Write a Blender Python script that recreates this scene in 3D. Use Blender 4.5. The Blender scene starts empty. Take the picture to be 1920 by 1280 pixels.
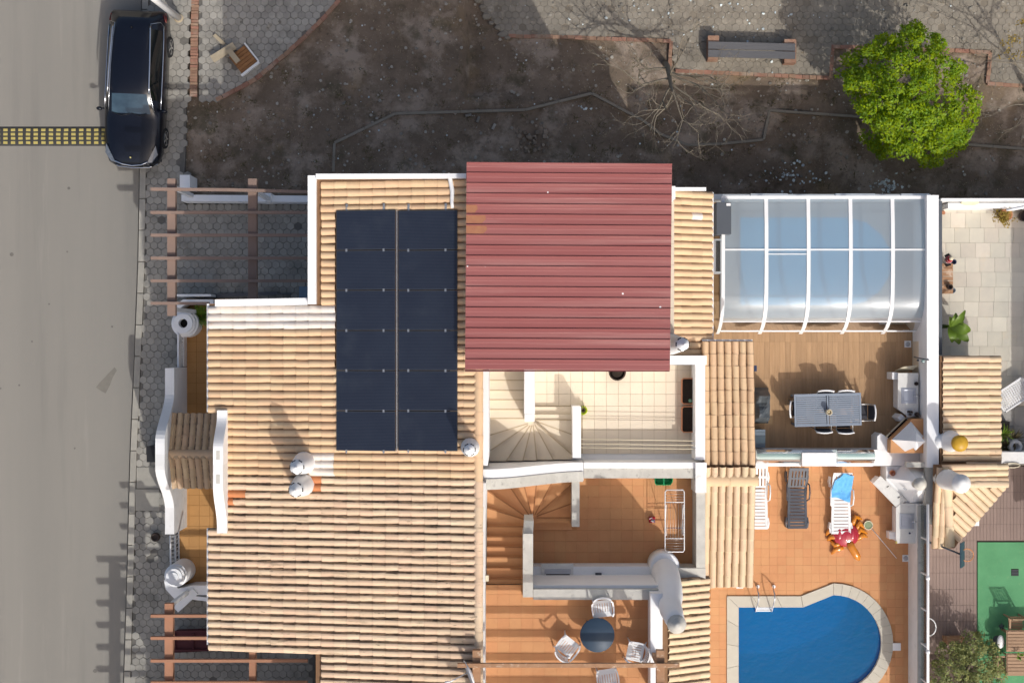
import bpy, math, random
from mathutils import Vector, Matrix, noise
R = random.Random(7)
D = bpy.data
SC = bpy.context.scene
COL = SC.collection
rad = math.radians
# ------------------------------------------------------------------ camera, sky, sun
H, F = 50.0, 3000.0                       # camera height over the patios (m), focal length in photo pixels
cam = D.cameras.new('camera'); cam.sensor_width = 36; cam.lens = 36*F/1920; cam.clip_end = 400
camo = D.objects.new('camera', cam); camo.location = (0, 0, H); COL.objects.link(camo); SC.camera = camo
SX, SY = -0.47, 0.87                             # how far a shadow runs per metre of height
SUN = Vector((SX, SY, -1.0)).normalized()      # the way the light travels
sl = D.lights.new('sun', 'SUN'); sl.energy = 2.6; sl.angle = rad(0.55); sl.color = (1, .978, .945)
so = D.objects.new('sun', sl); so.rotation_euler = SUN.to_track_quat('-Z', 'Y').to_euler(); so.location = (20, -30, 60); COL.objects.link(so)
wd = D.worlds.new('World'); SC.world = wd; wd.use_nodes = True
nt = wd.node_tree; sky = nt.nodes.new('ShaderNodeTexSky'); sky.sky_type = 'NISHITA'; sky.sun_disc = False
sky.sun_elevation = math.asin(-SUN.z); sky.sun_rotation = math.atan2(-SUN.x, -SUN.y)
nt.links.new(sky.outputs[0], nt.nodes['Background'].inputs[0]); nt.nodes['Background'].inputs[1].default_value = 0.15
sky.air_density = .9; sky.dust_density = 5.0; sky.ozone_density = .3
SC.view_settings.view_transform = 'Standard'; SC.view_settings.look = 'None'; SC.view_settings.gamma = 1
SC.view_settings.use_curve_mapping = False; SC.view_settings.exposure = -0.02
# ------------------------------------------------------------------ helpers
def W(px, py, z=0.0):
    k = (H - z)/F
    return Vector(((px-960)*k, (640-py)*k, z))
def PX(v):
    k = F/(H - v[2]); return 960 + v[0]*k, 640 - v[1]*k
def pip(x, y, poly):
    c = False; n = len(poly); j = n-1
    for i in range(n):
        xi, yi = poly[i]; xj, yj = poly[j]
        if (yi > y) != (yj > y) and x < (xj-xi)*(y-yi)/(yj-yi)+xi: c = not c
        j = i
    return c
def lerp(a, b, t): return a + (b-a)*t
def sstep(t): t = max(0, min(1, t)); return t*t*(3-2*t)
def srgb(r, g, b):
    f = lambda c: (c/12.92 if c <= .04045 else ((c+.055)/1.055)**2.4)
    return f(r/255), f(g/255), f(b/255)
class MB:
    def __init__(s): s.v = []; s.f = []; s.sm = []; s.mi = []; s.cur = 0
    def add(s, vs, fs, smooth=False):
        o = len(s.v); s.v += [tuple(v) for v in vs]
        s.f += [tuple(i+o for i in f) for f in fs]; s.sm += [smooth]*len(fs); s.mi += [s.cur]*len(fs); return s
    def box(s, x0, y0, z0, x1, y1, z1):
        x0, x1 = sorted((x0, x1)); y0, y1 = sorted((y0, y1)); z0, z1 = sorted((z0, z1))
        return s.add([(x0,y0,z0),(x1,y0,z0),(x1,y1,z0),(x0,y1,z0),(x0,y0,z1),(x1,y0,z1),(x1,y1,z1),(x0,y1,z1)],
              [(0,3,2,1),(4,5,6,7),(0,1,5,4),(1,2,6,5),(2,3,7,6),(3,0,4,7)])
    def pbox(s, a, b, c, d, z0, z1):                    # photo rectangle a..c, b..d of the top face
        p, q = W(a, b, z1), W(c, d, z1); return s.box(p.x, p.y, z0, q.x, q.y, z1)
    def mbox(s, M, sx, sy, sz):
        vs = [M @ Vector((x*sx/2, y*sy/2, z*sz/2)) for z in (-1,1) for y in (-1,1) for x in (-1,1)]
        return s.add(vs, [(0,2,3,1),(4,5,7,6),(0,1,5,4),(1,3,7,5),(3,2,6,7),(2,0,4,6)])
    def obox(s, x, y, z, sx, sy, sz, rz=0.0, rx=0.0, ry=0.0):
        return s.mbox(Matrix.Translation((x,y,z)) @ Matrix.Rotation(rz,4,'Z') @ Matrix.Rotation(ry,4,'Y') @ Matrix.Rotation(rx,4,'X'), sx, sy, sz)
    def prism(s, poly, z0, z1, inset=0.0):
        n = len(poly); c = Vector((sum(p[0] for p in poly)/n, sum(p[1] for p in poly)/n))
        top = [Vector((p[0],p[1])) for p in poly]
        if inset:
            tp = [p + (c-p)*min(.45, inset/max(.01,(c-p).length)) for p in top]
            vs = [(p.x,p.y,z0) for p in top]+[(p.x,p.y,z1-inset*.7) for p in top]+[(p.x,p.y,z1) for p in tp]
            fs = [tuple(range(2*n,3*n))]+[(i,(i+1)%n,n+(i+1)%n,n+i) for i in range(n)]+[(n+i,n+(i+1)%n,2*n+(i+1)%n,2*n+i) for i in range(n)]
        else:
            vs = [(p.x,p.y,z0) for p in top]+[(p.x,p.y,z1) for p in top]
            fs = [tuple(range(n-1,-1,-1)), tuple(range(n,2*n))]+[(i,(i+1)%n,n+(i+1)%n,n+i) for i in range(n)]
        return s.add(vs, fs)
    def pprism(s, pp, z0, z1, inset=0.0): return s.prism([W(a,b,z1)[:2] for a,b in pp], z0, z1, inset)
    def tube(s, path, r, n=7, smooth=True, caps=True):
        path = [Vector(p) for p in path]; k = len(path); rr = r if isinstance(r,(list,tuple)) else [r]*k
        vs = []; ref = None
        for i,p in enumerate(path):
            t = (path[min(i+1,k-1)]-path[max(i-1,0)])
            t = t.normalized() if t.length > 1e-9 else Vector((0,0,1))
            if ref is None: ref = t.orthogonal().normalized()
            ref = (ref - t*ref.dot(t)); ref = ref.normalized() if ref.length > 1e-6 else t.orthogonal().normalized()
            b = t.cross(ref)
            for j in range(n):
                a = 2*math.pi*j/n; vs.append(p+(ref*math.cos(a)+b*math.sin(a))*rr[i])
        fs = [(i*n+j, i*n+(j+1)%n, (i+1)*n+(j+1)%n, (i+1)*n+j) for i in range(k-1) for j in range(n)]
        s.add(vs, fs, smooth)
        if caps:
            o = len(s.v)-k*n
            s.f += [tuple(o+j for j in range(n-1,-1,-1)), tuple(o+(k-1)*n+j for j in range(n))]; s.sm += [False]*2; s.mi += [s.cur]*2
        return s
    def lathe(s, c, prof, n=20, smooth=True, M=None, cap=True):
        c = Vector(c); vs = []; k = len(prof)
        for r,z in prof:
            for j in range(n):
                a = 2*math.pi*j/n; v = Vector((r*math.cos(a), r*math.sin(a), z))
                vs.append((M @ v if M else v)+c)
        fs = [(i*n+j, i*n+(j+1)%n, (i+1)*n+(j+1)%n, (i+1)*n+j) for i in range(k-1) for j in range(n)]
        o = len(s.v); s.add(vs, fs, smooth)
        if cap: s.f += [tuple(o+(k-1)*n+j for j in range(n)), tuple(o+j for j in range(n-1,-1,-1))]; s.sm += [False]*2; s.mi += [s.cur]*2
        return s
    def wall(s, pts, th, zb, closed=False):               # pts: (x, y, ztop) centre line of the top
        P = [Vector((p[0],p[1],0)) for p in pts]; n = len(P); vs = []
        for i in range(n):
            a = P[(i-1)%n if closed else max(i-1,0)]; b = P[(i+1)%n if closed else min(i+1,n-1)]
            d1 = (P[i]-a); d2 = (b-P[i])
            d1 = d1.normalized() if d1.length > 1e-6 else d2.normalized(); d2 = d2.normalized() if d2.length > 1e-6 else d1
            t = (d1+d2).normalized(); nn = Vector((-t.y,t.x,0)); m = th/2/max(.4, nn.dot(Vector((-d1.y,d1.x,0))))
            zt = pts[i][2]; zb_ = zb[i] if isinstance(zb,(list,tuple)) else zb
            for sg in (1,-1):
                q = P[i]+nn*m*sg; vs += [(q.x,q.y,zb_),(q.x,q.y,zt)]
        fs = []
        for i in range(n if closed else n-1):
            a = 4*i; b = 4*((i+1)%n)
            fs += [(a,a+1,b+1,b),(a+1,a+3,b+3,b+1),(a+3,a+2,b+2,b+3)]
        if not closed: fs += [(0,2,3,1),(4*n-4,4*n-3,4*n-1,4*n-2)]
        return s.add(vs, fs)
    def pwall(s, pts, th, zb): return s.wall([tuple(W(a,b,z)) for a,b,z in pts], th, zb)
    def mesh(s, name, mats, L=None):
        me = D.meshes.new(name); L = L or Vector((0,0,0))
        me.from_pydata([(v[0]-L[0],v[1]-L[1],v[2]-L[2]) for v in s.v], [], s.f)
        for m in (mats if isinstance(mats,(list,tuple)) else [mats]): me.materials.append(m)
        me.polygons.foreach_set('use_smooth', s.sm); me.polygons.foreach_set('material_index', s.mi); me.update(); return me
    def build(s, name, mat, parent=None, kind=None, label=None, cat=None, group=None):
        L = wloc(parent) if parent else None
        o = D.objects.new(name, s.mesh(name, mat, L)); COL.objects.link(o)
        if parent: o.parent = parent
        tag(o, label, cat, group, kind); return o
def wloc(o):
    L = Vector((0,0,0))
    while o: L = L + Vector(o.location); o = o.parent
    return L
def tag(o, label=None, cat=None, group=None, kind=None):
    if label: o['label'] = label
    if cat: o['category'] = cat
    if group: o['group'] = group
    if kind: o['kind'] = kind
    return o
def thing(name, label, cat, loc=(0,0,0), group=None, rz=0.0):
    o = D.objects.new(name, None); o.location = loc; o.rotation_euler = (0,0,rz); o.empty_display_size = .1; COL.objects.link(o)
    return tag(o, label, cat, group)
def dup(root, loc, rz, label):
    r = root.copy(); COL.objects.link(r); r.location = loc; r.rotation_euler = (0,0,rz); r['label'] = label
    for ch in list(root.children):
        c = ch.copy(); COL.objects.link(c); c.parent = r
        for g in ch.children:
            d = g.copy(); COL.objects.link(d); d.parent = c
    return r
def pieces(name, items, parent, limit=300, sub=None):     # items: (mesh, matrix in world)
    L = wloc(sub or parent); T = Matrix.Translation(-L)
    for me, M in items[:limit]:
        o = D.objects.new(name, me); o.parent = sub or parent; o.matrix_local = T @ M; COL.objects.link(o)
    rest = items[limit:]
    if rest:
        b = MB(); mats = []
        for me, M in rest:
            for m_ in me.materials:
                if m_ not in mats: mats.append(m_)
            o = len(b.v); b.v += [tuple(M @ v.co) for v in me.vertices]
            for p in me.polygons:
                b.f.append(tuple(i+o for i in p.vertices)); b.sm.append(p.use_smooth); b.mi.append(mats.index(me.materials[p.material_index]))
        b.build(name, mats, parent, kind='stuff')
# ------------------------------------------------------------------ materials
def mat(name, c1, c2=None, scale=2.0, rough=.8, bump=0.0, bscale=60.0, var=0.0, metal=0.0, spec=.3, stain=None, stretch=(1,1,1), coat=0.0, trans=0.0, hue=0.0, speck=None, contrast=.25):
    m = D.materials.new(name); m.use_nodes = True; t = m.node_tree; N = t.nodes; Lk = t.links.new
    b = N['Principled BSDF']; b.inputs['Roughness'].default_value = rough; b.inputs['Metallic'].default_value = metal
    b.inputs['Specular IOR Level'].default_value = spec; b.inputs['Coat Weight'].default_value = coat
    g = N.new('ShaderNodeNewGeometry'); mp = N.new('ShaderNodeVectorMath'); mp.operation = 'MULTIPLY'; mp.inputs[1].default_value = stretch
    Lk(g.outputs['Position'], mp.inputs[0])
    def mix(f, a, bb, mode='MIX'):
        x = N.new('ShaderNodeMix'); x.data_type = 'RGBA'; x.blend_type = mode
        for i, v in ((0,f),(6,a),(7,bb)):
            if hasattr(v, 'is_output'): Lk(v, x.inputs[i])
            else: x.inputs[i].default_value = v if i == 0 else (*v, 1)
        return x.outputs[2]
    def nz(sc, det=5, ro=.6):
        x = N.new('ShaderNodeTexNoise'); x.inputs['Scale'].default_value = sc; x.inputs['Detail'].default_value = det
        x.inputs['Roughness'].default_value = ro; Lk(mp.outputs[0], x.inputs['Vector']); return x.outputs[0]
    def mr(v, a, bb, c=0.0, d=1.0):
        x = N.new('ShaderNodeMapRange'); Lk(v, x.inputs[0])
        for i, q in enumerate((a,bb,c,d)): x.inputs[i+1].default_value = q
        return x.outputs[0]
    c2 = c2 or tuple(v*.82 for v in c1)
    out = mix(mr(nz(scale), .5-contrast, .5+contrast), c1, c2)
    if var or hue:
        oi = N.new('ShaderNodeObjectInfo'); ad = N.new('ShaderNodeMath'); Lk(oi.outputs['Random'], ad.inputs[0]); Lk(g.outputs['Random Per Island'], ad.inputs[1])
        fr = N.new('ShaderNodeMath'); fr.operation = 'FRACT'; Lk(ad.outputs[0], fr.inputs[0])
        hs = N.new('ShaderNodeHueSaturation'); Lk(out, hs.inputs['Color'])
        Lk(mr(fr.outputs[0], 0, 1, 1-var, 1+var), hs.inputs['Value'])
        if hue:
            f2 = N.new('ShaderNodeMath'); f2.operation = 'MULTIPLY'; f2.inputs[1].default_value = 7.31; Lk(fr.outputs[0], f2.inputs[0])
            f3 = N.new('ShaderNodeMath'); f3.operation = 'FRACT'; Lk(f2.outputs[0], f3.inputs[0])
            Lk(mr(f3.outputs[0], 0, 1, .5-hue, .5+hue), hs.inputs['Hue']); Lk(mr(f3.outputs[0], 0, 1, 1+4*hue, 1-4*hue), hs.inputs['Saturation'])
        out = hs.outputs[0]
    for st in (stain or []):
        c, sc, lo, hi, am = st[:5]
        f = mr(nz(sc, 6, .65), lo, hi, 0, am)
        out = mix(f, out, c)
    if speck:
        c, sc, th = speck
        v = N.new('ShaderNodeTexVoronoi'); v.inputs['Scale'].default_value = sc; Lk(g.outputs['Position'], v.inputs['Vector'])
        lt = N.new('ShaderNodeMath'); lt.operation = 'LESS_THAN'; lt.inputs[1].default_value = th; Lk(v.outputs['Distance'], lt.inputs[0])
        out = mix(lt.outputs[0], out, c)
    Lk(out, b.inputs['Base Color'])
    if bump:
        bp = N.new('ShaderNodeBump'); bp.inputs['Strength'].default_value = bump; bp.inputs['Distance'].default_value = .02
        Lk(nz(bscale, 4, .6), bp.inputs['Height']); Lk(bp.outputs[0], b.inputs['Normal'])
    if trans:
        tr = N.new('ShaderNodeBsdfTranslucent'); Lk(out, tr.inputs[0]); ms = N.new('ShaderNodeMixShader'); ms.inputs[0].default_value = trans
        Lk(b.outputs[0], ms.inputs[1]); Lk(tr.outputs[0], ms.inputs[2]); Lk(ms.outputs[0], N['Material Output'].inputs[0])
    return m
def glassy(name, tint, fac, rough=.1, diff=(.8,.8,.8), gl=.12):     # clear-to-cloudy sheet: diffuse / see-through / shiny
    m = D.materials.new(name); m.use_nodes = True; t = m.node_tree; N = t.nodes; Lk = t.links.new
    N.remove(N['Principled BSDF'])
    tr = N.new('ShaderNodeBsdfTransparent'); tr.inputs[0].default_value = (*tint,1)
    df = N.new('ShaderNodeBsdfDiffuse'); df.inputs[0].default_value = (*diff,1)
    tl = N.new('ShaderNodeBsdfTranslucent'); tl.inputs[0].default_value = (*diff,1)
    m0 = N.new('ShaderNodeMixShader'); m0.inputs[0].default_value = .5; Lk(df.outputs[0], m0.inputs[1]); Lk(tl.outputs[0], m0.inputs[2])
    m1 = N.new('ShaderNodeMixShader'); m1.inputs[0].default_value = fac; Lk(m0.outputs[0], m1.inputs[1]); Lk(tr.outputs[0], m1.inputs[2])
    gs = N.new('ShaderNodeBsdfGlossy'); gs.inputs['Roughness'].default_value = rough
    if name == 'pool water':
        nz_ = N.new('ShaderNodeTexNoise'); nz_.inputs['Scale'].default_value = 5; nz_.inputs['Detail'].default_value = 3; g_ = N.new('ShaderNodeNewGeometry'); Lk(g_.outputs['Position'], nz_.inputs['Vector'])
        bp = N.new('ShaderNodeBump'); bp.inputs['Strength'].default_value = .25; bp.inputs['Distance'].default_value = .05; Lk(nz_.outputs[0], bp.inputs['Height']); Lk(bp.outputs[0], gs.inputs['Normal']); pass
        cr_ = N.new('ShaderNodeMix'); cr_.data_type = 'RGBA'; Lk(nz_.outputs[0], cr_.inputs[0]); cr_.inputs[6].default_value = (*[c*.93 for c in diff],1); cr_.inputs[7].default_value = (*[min(1,c*1.08) for c in diff],1); Lk(cr_.outputs[2], df.inputs[0])
    fr = N.new('ShaderNodeFresnel'); fr.inputs[0].default_value = 1.45
    mx = N.new('ShaderNodeMath'); mx.operation = 'MAXIMUM'; mx.inputs[1].default_value = gl; Lk(fr.outputs[0], mx.inputs[0])
    m2 = N.new('ShaderNodeMixShader'); Lk(mx.outputs[0], m2.inputs[0]); Lk(m1.outputs[0], m2.inputs[1]); Lk(gs.outputs[0], m2.inputs[2])
    Lk(m2.outputs[0], N['Material Output'].inputs[0]); return m
M_ = {}
M_['asphalt'] = mat('asphalt', (.268,.252,.22), (.225,.213,.188), .5, .9, .5, 160, stretch=(1,.06,1), stain=[((.17,.16,.145),.9,.56,.72,.45),((.33,.31,.27),2.3,.60,.74,.4)])
M_['paver'] = mat('paver concrete', (.345,.325,.28), (.28,.265,.235), 3, .9, .3, 90, var=.12, stain=[((.12,.115,.10),.9,.52,.7,.6)])
M_['paver_dark'] = mat('dark paver bed', (.18,.168,.148), (.11,.104,.092), 3, .95, .3, 90)
M_['plaza'] = mat('weathered plaza paver', (.305,.27,.215), (.215,.19,.15), 1.6, .95, .4, 90, var=.08, stain=[((.42,.37,.29),2.5,.58,.7,.7),((.16,.135,.105),.7,.55,.7,.6)])
M_['plaza_bed'] = mat('sandy plaza bed', (.25,.215,.165), (.17,.145,.11), 3, .95, .4, 90)
M_['kerb'] = mat('kerb concrete', (.38,.355,.30), (.30,.285,.25), 4, .9, .3, 90, var=.1)
M_['dirt'] = mat('dry dirt', (.24,.18,.13), (.125,.096,.068), 1.3, 1, .8, 45, stain=[((.37,.30,.235),.62,.50,.62,.8),((.085,.075,.045),1.2,.55,.68,.75),((.09,.07,.05),4.5,.57,.68,.65),((.40,.34,.27),13,.60,.70,.45),((.065,.052,.037),10,.60,.70,.6),((.30,.205,.10),.35,.60,.72,.5)])
M_['white'] = mat('white plaster', (.85,.85,.84), (.81,.81,.80), 1.5, .8, .15, 40, stain=[((.64,.63,.60),1.6,.60,.78,.4),((.55,.54,.50),6,.66,.78,.35)])
M_['white_old'] = mat('weathered white plaster', (.80,.795,.78), (.72,.715,.69), 2.5, .85, .2, 40, stain=[((.45,.44,.40),3.5,.60,.76,.6)])
M_['stone'] = mat('stained stone coping', (.60,.58,.52), (.46,.445,.40), 3.0, .9, .4, 60, stain=[((.25,.24,.215),5,.57,.70,.7),((.66,.64,.57),2.5,.6,.7,.7)])
M_['terracotta'] = mat('new terracotta tile', (.68,.485,.30), (.61,.42,.25), 1.6, .75, .2, 90, var=.06, hue=.006)
M_['terracotta_old'] = mat('weathered terracotta tile', (.70,.53,.37), (.62,.45,.30), 1.4, .85, .3, 90, var=.07, hue=.007,
    stain=[((.20,.14,.095),3.0,.57,.70,.6),((.06,.048,.036),9,.63,.69,.85),((.74,.63,.47),1.0,.55,.75,.6)], stretch=(.38,2.4,1))
M_['lichen'] = mat('lichen and shade on terracotta', (.50,.36,.23), (.40,.28,.17), 1.4, .95, .3, 90, var=.06, stain=[((.13,.097,.072),2.0,.40,.58,.8),((.06,.047,.038),5,.50,.62,.85)], stretch=(.5,1.6,1))  # lichen, plus the shade on north shoulders and in gaps painted in
M_['terracotta_grey'] = mat('greyed terracotta tile', (.52,.38,.25), (.44,.32,.205), 1.6, .85, .2, 90, var=.08, hue=.008)
M_['channel'] = mat('dirty tile channel', (.40,.265,.16), (.30,.19,.11), 3, .95, var=.08)  # shade between the tile rows, painted into the channel faces
M_['edge_line'] = mat('beige stair nosing', (.52,.42,.29), None, 4, .8)  # darker tone for the strips along the step edges
M_['edge_line_orange'] = mat('orange stair nosing', (.36,.165,.07), None, 4, .8)
M_['terracotta_pale'] = mat('pale terracotta tile', (.70,.54,.36), (.63,.47,.30), 1.6, .8, .2, 90, var=.06, hue=.01, stain=[((.30,.24,.17),5,.63,.75,.6)])
M_['tile_white'] = mat('white painted tile', (.76,.71,.65), (.70,.60,.51), 3, .8, .2, 90, stain=[((.55,.36,.22),2.2,.63,.75,.7)])
M_['tile_red'] = mat('orange mortar patch', (.55,.22,.095), (.48,.19,.08), 3, .9, .2, 90)
M_['roofbase'] = mat('roof underlay', (.26,.15,.08), (.18,.10,.055), 3, .95)
M_['redmetal'] = mat('red painted sheet metal', (.25,.068,.063), (.33,.125,.113), 1.3, .42, .03, 30, stretch=(.12,2.6,1), spec=.5, contrast=.3, stain=[((.46,.26,.23),1.1,.52,.76,.6)], speck=((.85,.82,.8),1.3,.035))
M_['redtrim'] = mat('dark red trim', (.13,.03,.032), (.10,.025,.026), 3, .5)
M_['rust'] = mat('ochre lichen', (.36,.17,.085), (.31,.125,.075), 6, .8)
M_['orange'] = mat('orange terrace tile', (.60,.30,.135), (.53,.255,.112), 1.2, .7, .12, 60, var=.022, hue=.003, stain=[((.44,.195,.085),.8,.56,.72,.4),((.68,.38,.20),1.9,.58,.74,.35),((.36,.17,.08),7,.66,.76,.4)])
M_['grout'] = mat('orange grout', (.52,.255,.11), (.47,.225,.095), 4, .95)
M_['ochre'] = mat('ochre entry tile', (.50,.265,.095), (.44,.23,.08), 2, .7, .1, 60, var=.05)
M_['ochre_grout'] = mat('ochre grout', (.36,.17,.045), None, 4, .95)
M_['beige'] = mat('beige floor tile', (.71,.62,.49), (.67,.58,.45), 1.2, .55, .05, 60, var=.03)
M_['beige_grout'] = mat('beige grout', (.50,.40,.27), None, 4, .95)
M_['plank'] = mat('wood look plank', (.45,.285,.155), (.355,.215,.11), 3, .6, .1, 60, var=.1, stretch=(6,.5,1), stain=[((.26,.14,.065),2,.6,.75,.4)])
M_['plank_bed'] = mat('plank joint', (.34,.20,.10), None, 4, .95)
M_['slab'] = mat('pale sandstone slab', (.62,.57,.47), (.52,.485,.41), 1.8, .8, .25, 30, var=.09, hue=.01, stain=[((.60,.48,.33),1.2,.6,.75,.5)])
M_['slab_bed'] = mat('slab joint', (.50,.46,.38), None, 4, .95)
M_['brownfloor'] = mat('mauve brown deck tile', (.27,.20,.17), (.24,.175,.15), 2, .75, .1, 60, var=.03)
M_['brownbed'] = mat('mauve joint', (.13,.095,.08), None, 4, .95)
M_['turf'] = mat('green artificial turf', (.13,.36,.175), (.095,.28,.13), 1.3, .95, .6, 200, stain=[((.20,.36,.19),5,.58,.74,.5)])
M_['pinkbrown'] = mat('faded brown pergola paint', (.285,.20,.158), (.245,.17,.135), 2, .8, .1, 60)
M_['orangewood'] = mat('salmon pergola paint', (.40,.205,.125), (.34,.17,.10), 2, .75, .1, 60)
M_['oldwood'] = mat('peeling pergola wood', (.40,.24,.14), (.30,.16,.085), 5, .85, .3, 40, stain=[((.56,.43,.32),6,.55,.65,.8)])
M_['carpaint'] = mat('black blue car paint', (.003,.004,.009), (.004,.006,.012), 2, .22, spec=.35, coat=.25)
M_['carglass'] = mat('tinted car glass', (.004,.006,.008), None, 2, .04, spec=.8)
M_['windshield'] = mat('blue grey windscreen', (.012,.03,.05), (.05,.09,.12), 2.2, .08, spec=.6, coat=.4)
M_['chrome'] = mat('chrome', (.75,.77,.80), None, 2, .18, metal=1)
M_['blackplastic'] = mat('black plastic', (.018,.018,.02), None, 3, .55)
M_['rubber'] = mat('tyre rubber', (.02,.02,.021), None, 3, .9)
M_['redlamp'] = mat('red lamp lens', (.45,.02,.015), None, 3, .15, coat=1)
M_['lamplens'] = mat('headlamp lens', (.16,.18,.21), (.05,.06,.07), 8, .1, coat=1, spec=.8)
M_['yellow'] = mat('worn yellow paint', (.50,.41,.12), (.40,.33,.11), 8, .8, stain=[((.2,.17,.08),12,.6,.7,.6)])
M_['bumprub'] = mat('speed bump rubber', (.055,.055,.052), (.04,.04,.038), 5, .9)
M_['brick'] = mat('worn red brick', (.34,.20,.135), (.27,.15,.10), 6, .9, .5, 50, var=.16, hue=.012, stain=[((.36,.30,.23),1.6,.52,.7,.7)])
M_['greywood'] = mat('weathered grey wood', (.135,.135,.14), (.10,.10,.105), 4, .85, .3, 40, stretch=(.4,9,1))
M_['rawwood'] = mat('pale raw timber', (.44,.37,.26), (.34,.28,.19), 4, .85, .2, 40, stain=[((.18,.13,.08),4,.62,.72,.6)])
M_['browntimber'] = mat('brown timber', (.30,.15,.06), (.22,.10,.04), 4, .8, .2, 40, var=.12)
M_['bark'] = mat('grey bark', (.25,.21,.165), (.16,.145,.10), 9, .95, .4, 60)
M_['edging'] = mat('mossy concrete edging', (.27,.24,.19), (.21,.185,.145), 3, .95, .4, 60)
M_['leaf'] = mat('fresh green leaf', (.36,.47,.014), (.15,.29,.018), 1.5, .5, var=.25, hue=.02, trans=.5, spec=.25)
M_['olive'] = mat('olive grey green leaf', (.27,.29,.10), (.19,.22,.08), .9, .6, var=.25, hue=.02, trans=.3)
M_['drytan'] = mat('dry yellow leaf', (.36,.27,.05), (.28,.19,.045), 3, .8, var=.25, trans=.3)
M_['banana'] = mat('banana leaf', (.17,.26,.03), (.10,.18,.025), 2, .4, var=.15, trans=.3)
M_['straw'] = mat('dry straw', (.36,.29,.19), (.20,.155,.095), 2, .95, var=.4)
M_['weed'] = mat('dull weed', (.09,.085,.035), (.13,.10,.055), 2, .9, var=.3)
M_['pebble'] = mat('pale pebble', (.36,.33,.27), (.22,.20,.17), 6, .9, var=.4)
M_['solar'] = mat('black solar glass', (.014,.019,.034), (.020,.027,.044), 1.2, .22, spec=.6, stain=[((.05,.06,.075),1.1,.55,.8,.45)])
M_['alu'] = mat('brushed aluminium', (.55,.55,.54), None, 4, .35, metal=.8)
M_['darkframe'] = mat('dark anodised frame', (.075,.08,.092), None, 4, .4, metal=.4)
M_['plastic'] = mat('white plastic', (.80,.80,.79), (.76,.76,.75), 3, .4, spec=.45)
M_['greyplastic'] = mat('charcoal plastic', (.065,.072,.088), (.055,.06,.075), 3, .38, spec=.5)
M_['bluetowel'] = mat('light blue cloth', (.16,.46,.80), (.10,.36,.70), 9, .9, .4, 30)
M_['steel'] = mat('stainless steel', (.46,.48,.52), (.40,.42,.46), 8, .3, metal=.85)
M_['marble'] = mat('white marble', (.72,.71,.67), (.64,.63,.59), 6, .3, stain=[((.5,.49,.46),9,.58,.64,.5)])
M_['coping'] = mat('cream pool coping', (.53,.495,.41), (.48,.445,.37), 4, .8, .15, 80, var=.04)
M_['liner'] = mat('blue pool liner', (.004,.20,.50), (.004,.17,.45), 1.2, .6)
M_['liner_pale'] = mat('pale blue pool cover', (.09,.42,.68), (.075,.36,.61), 2, .5)
M_['bluegrey'] = mat('blue grey aluminium', (.235,.275,.335), (.215,.255,.31), 3, .45)
M_['fabric'] = mat('dark mesh fabric', (.055,.055,.065), None, 5, .85)
M_['tarp'] = mat('grey barbecue cover', (.085,.10,.11), (.06,.07,.078), 3, .5, spec=.4)
M_['acgrey'] = mat('dark grey painted metal', (.082,.093,.108), (.075,.085,.1), 3, .5)
M_['steelblue'] = mat('blue grey box', (.15,.19,.23), None, 3, .6)
M_['soot'] = mat('sooty black', (.012,.011,.01), (.02,.018,.016), 8, .9)
M_['firebrick'] = mat('terracotta oven slab', (.56,.29,.13), (.50,.25,.11), 2, .7, .1, 60)
M_['crabred'] = mat('shiny red vinyl', (.42,.02,.035), (.36,.02,.04), 3, .12, coat=1, spec=.6)
M_['craborange'] = mat('shiny orange vinyl', (.62,.22,.012), (.56,.18,.012), 3, .15, coat=.8, spec=.6)
M_['green'] = mat('green plastic', (.012,.30,.105), (.01,.25,.09), 3, .4)
M_['potbrown'] = mat('dark glazed pot', (.06,.035,.025), (.04,.03,.025), 5, .35)
M_['clay'] = mat('clay planter', (.50,.215,.115), (.44,.19,.10), 5, .75)
M_['soil'] = mat('dark soil', (.035,.024,.018), (.022,.016,.012), 20, 1, .8, 90)
M_['lime'] = mat('lime yellow plastic', (.50,.62,.02), None, 3, .5)
M_['maroon'] = mat('maroon painted wood', (.085,.02,.025), (.065,.017,.02), 2, .7)
M_['gold'] = mat('amber chimney cowl', (.55,.33,.03), (.42,.23,.02), 6, .4)
M_['cream'] = mat('cream ceramic', (.74,.66,.48), None, 6, .4)
M_['navy'] = mat('dark blue plastic', (.03,.05,.11), None, 4, .4)
M_['teal'] = mat('dark teal board', (.035,.075,.10), (.03,.065,.09), 4, .6)
M_['rim'] = mat('orange rim paint', (.60,.25,.09), None, 4, .5)
M_['paleblue'] = mat('pale blue board', (.16,.24,.33), None, 4, .6)
M_['gobletwood'] = mat('slatted brown table wood', (.38,.25,.16), (.31,.20,.125), 4, .8, .2, 40, var=.1, stretch=(1,1,1))
M_['redcloth'] = mat('red cloth', (.40,.015,.03), None, 4, .8)
M_['tabletop'] = mat('dark blue table cloth', (.04,.068,.105), (.034,.058,.09), 2, .45)
M_['brass'] = mat('yellowed plastic', (.60,.52,.22), None, 4, .6)
M_['frost'] = glassy('cloudy polycarbonate', (.86,.93,.97), .42, .28, (.52,.575,.62), .05)
M_['clear'] = glassy('clear sheet', (.86,.92,.93), .86, .06, (.7,.78,.78), .05)
M_['greenglass'] = glassy('greenish glass', (.70,.86,.82), .30, .12, (.62,.78,.74), .08)
M_['water'] = glassy('pool water', (.40,.80,.98), .38, .04, (.004,.255,.54), .02)
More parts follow.
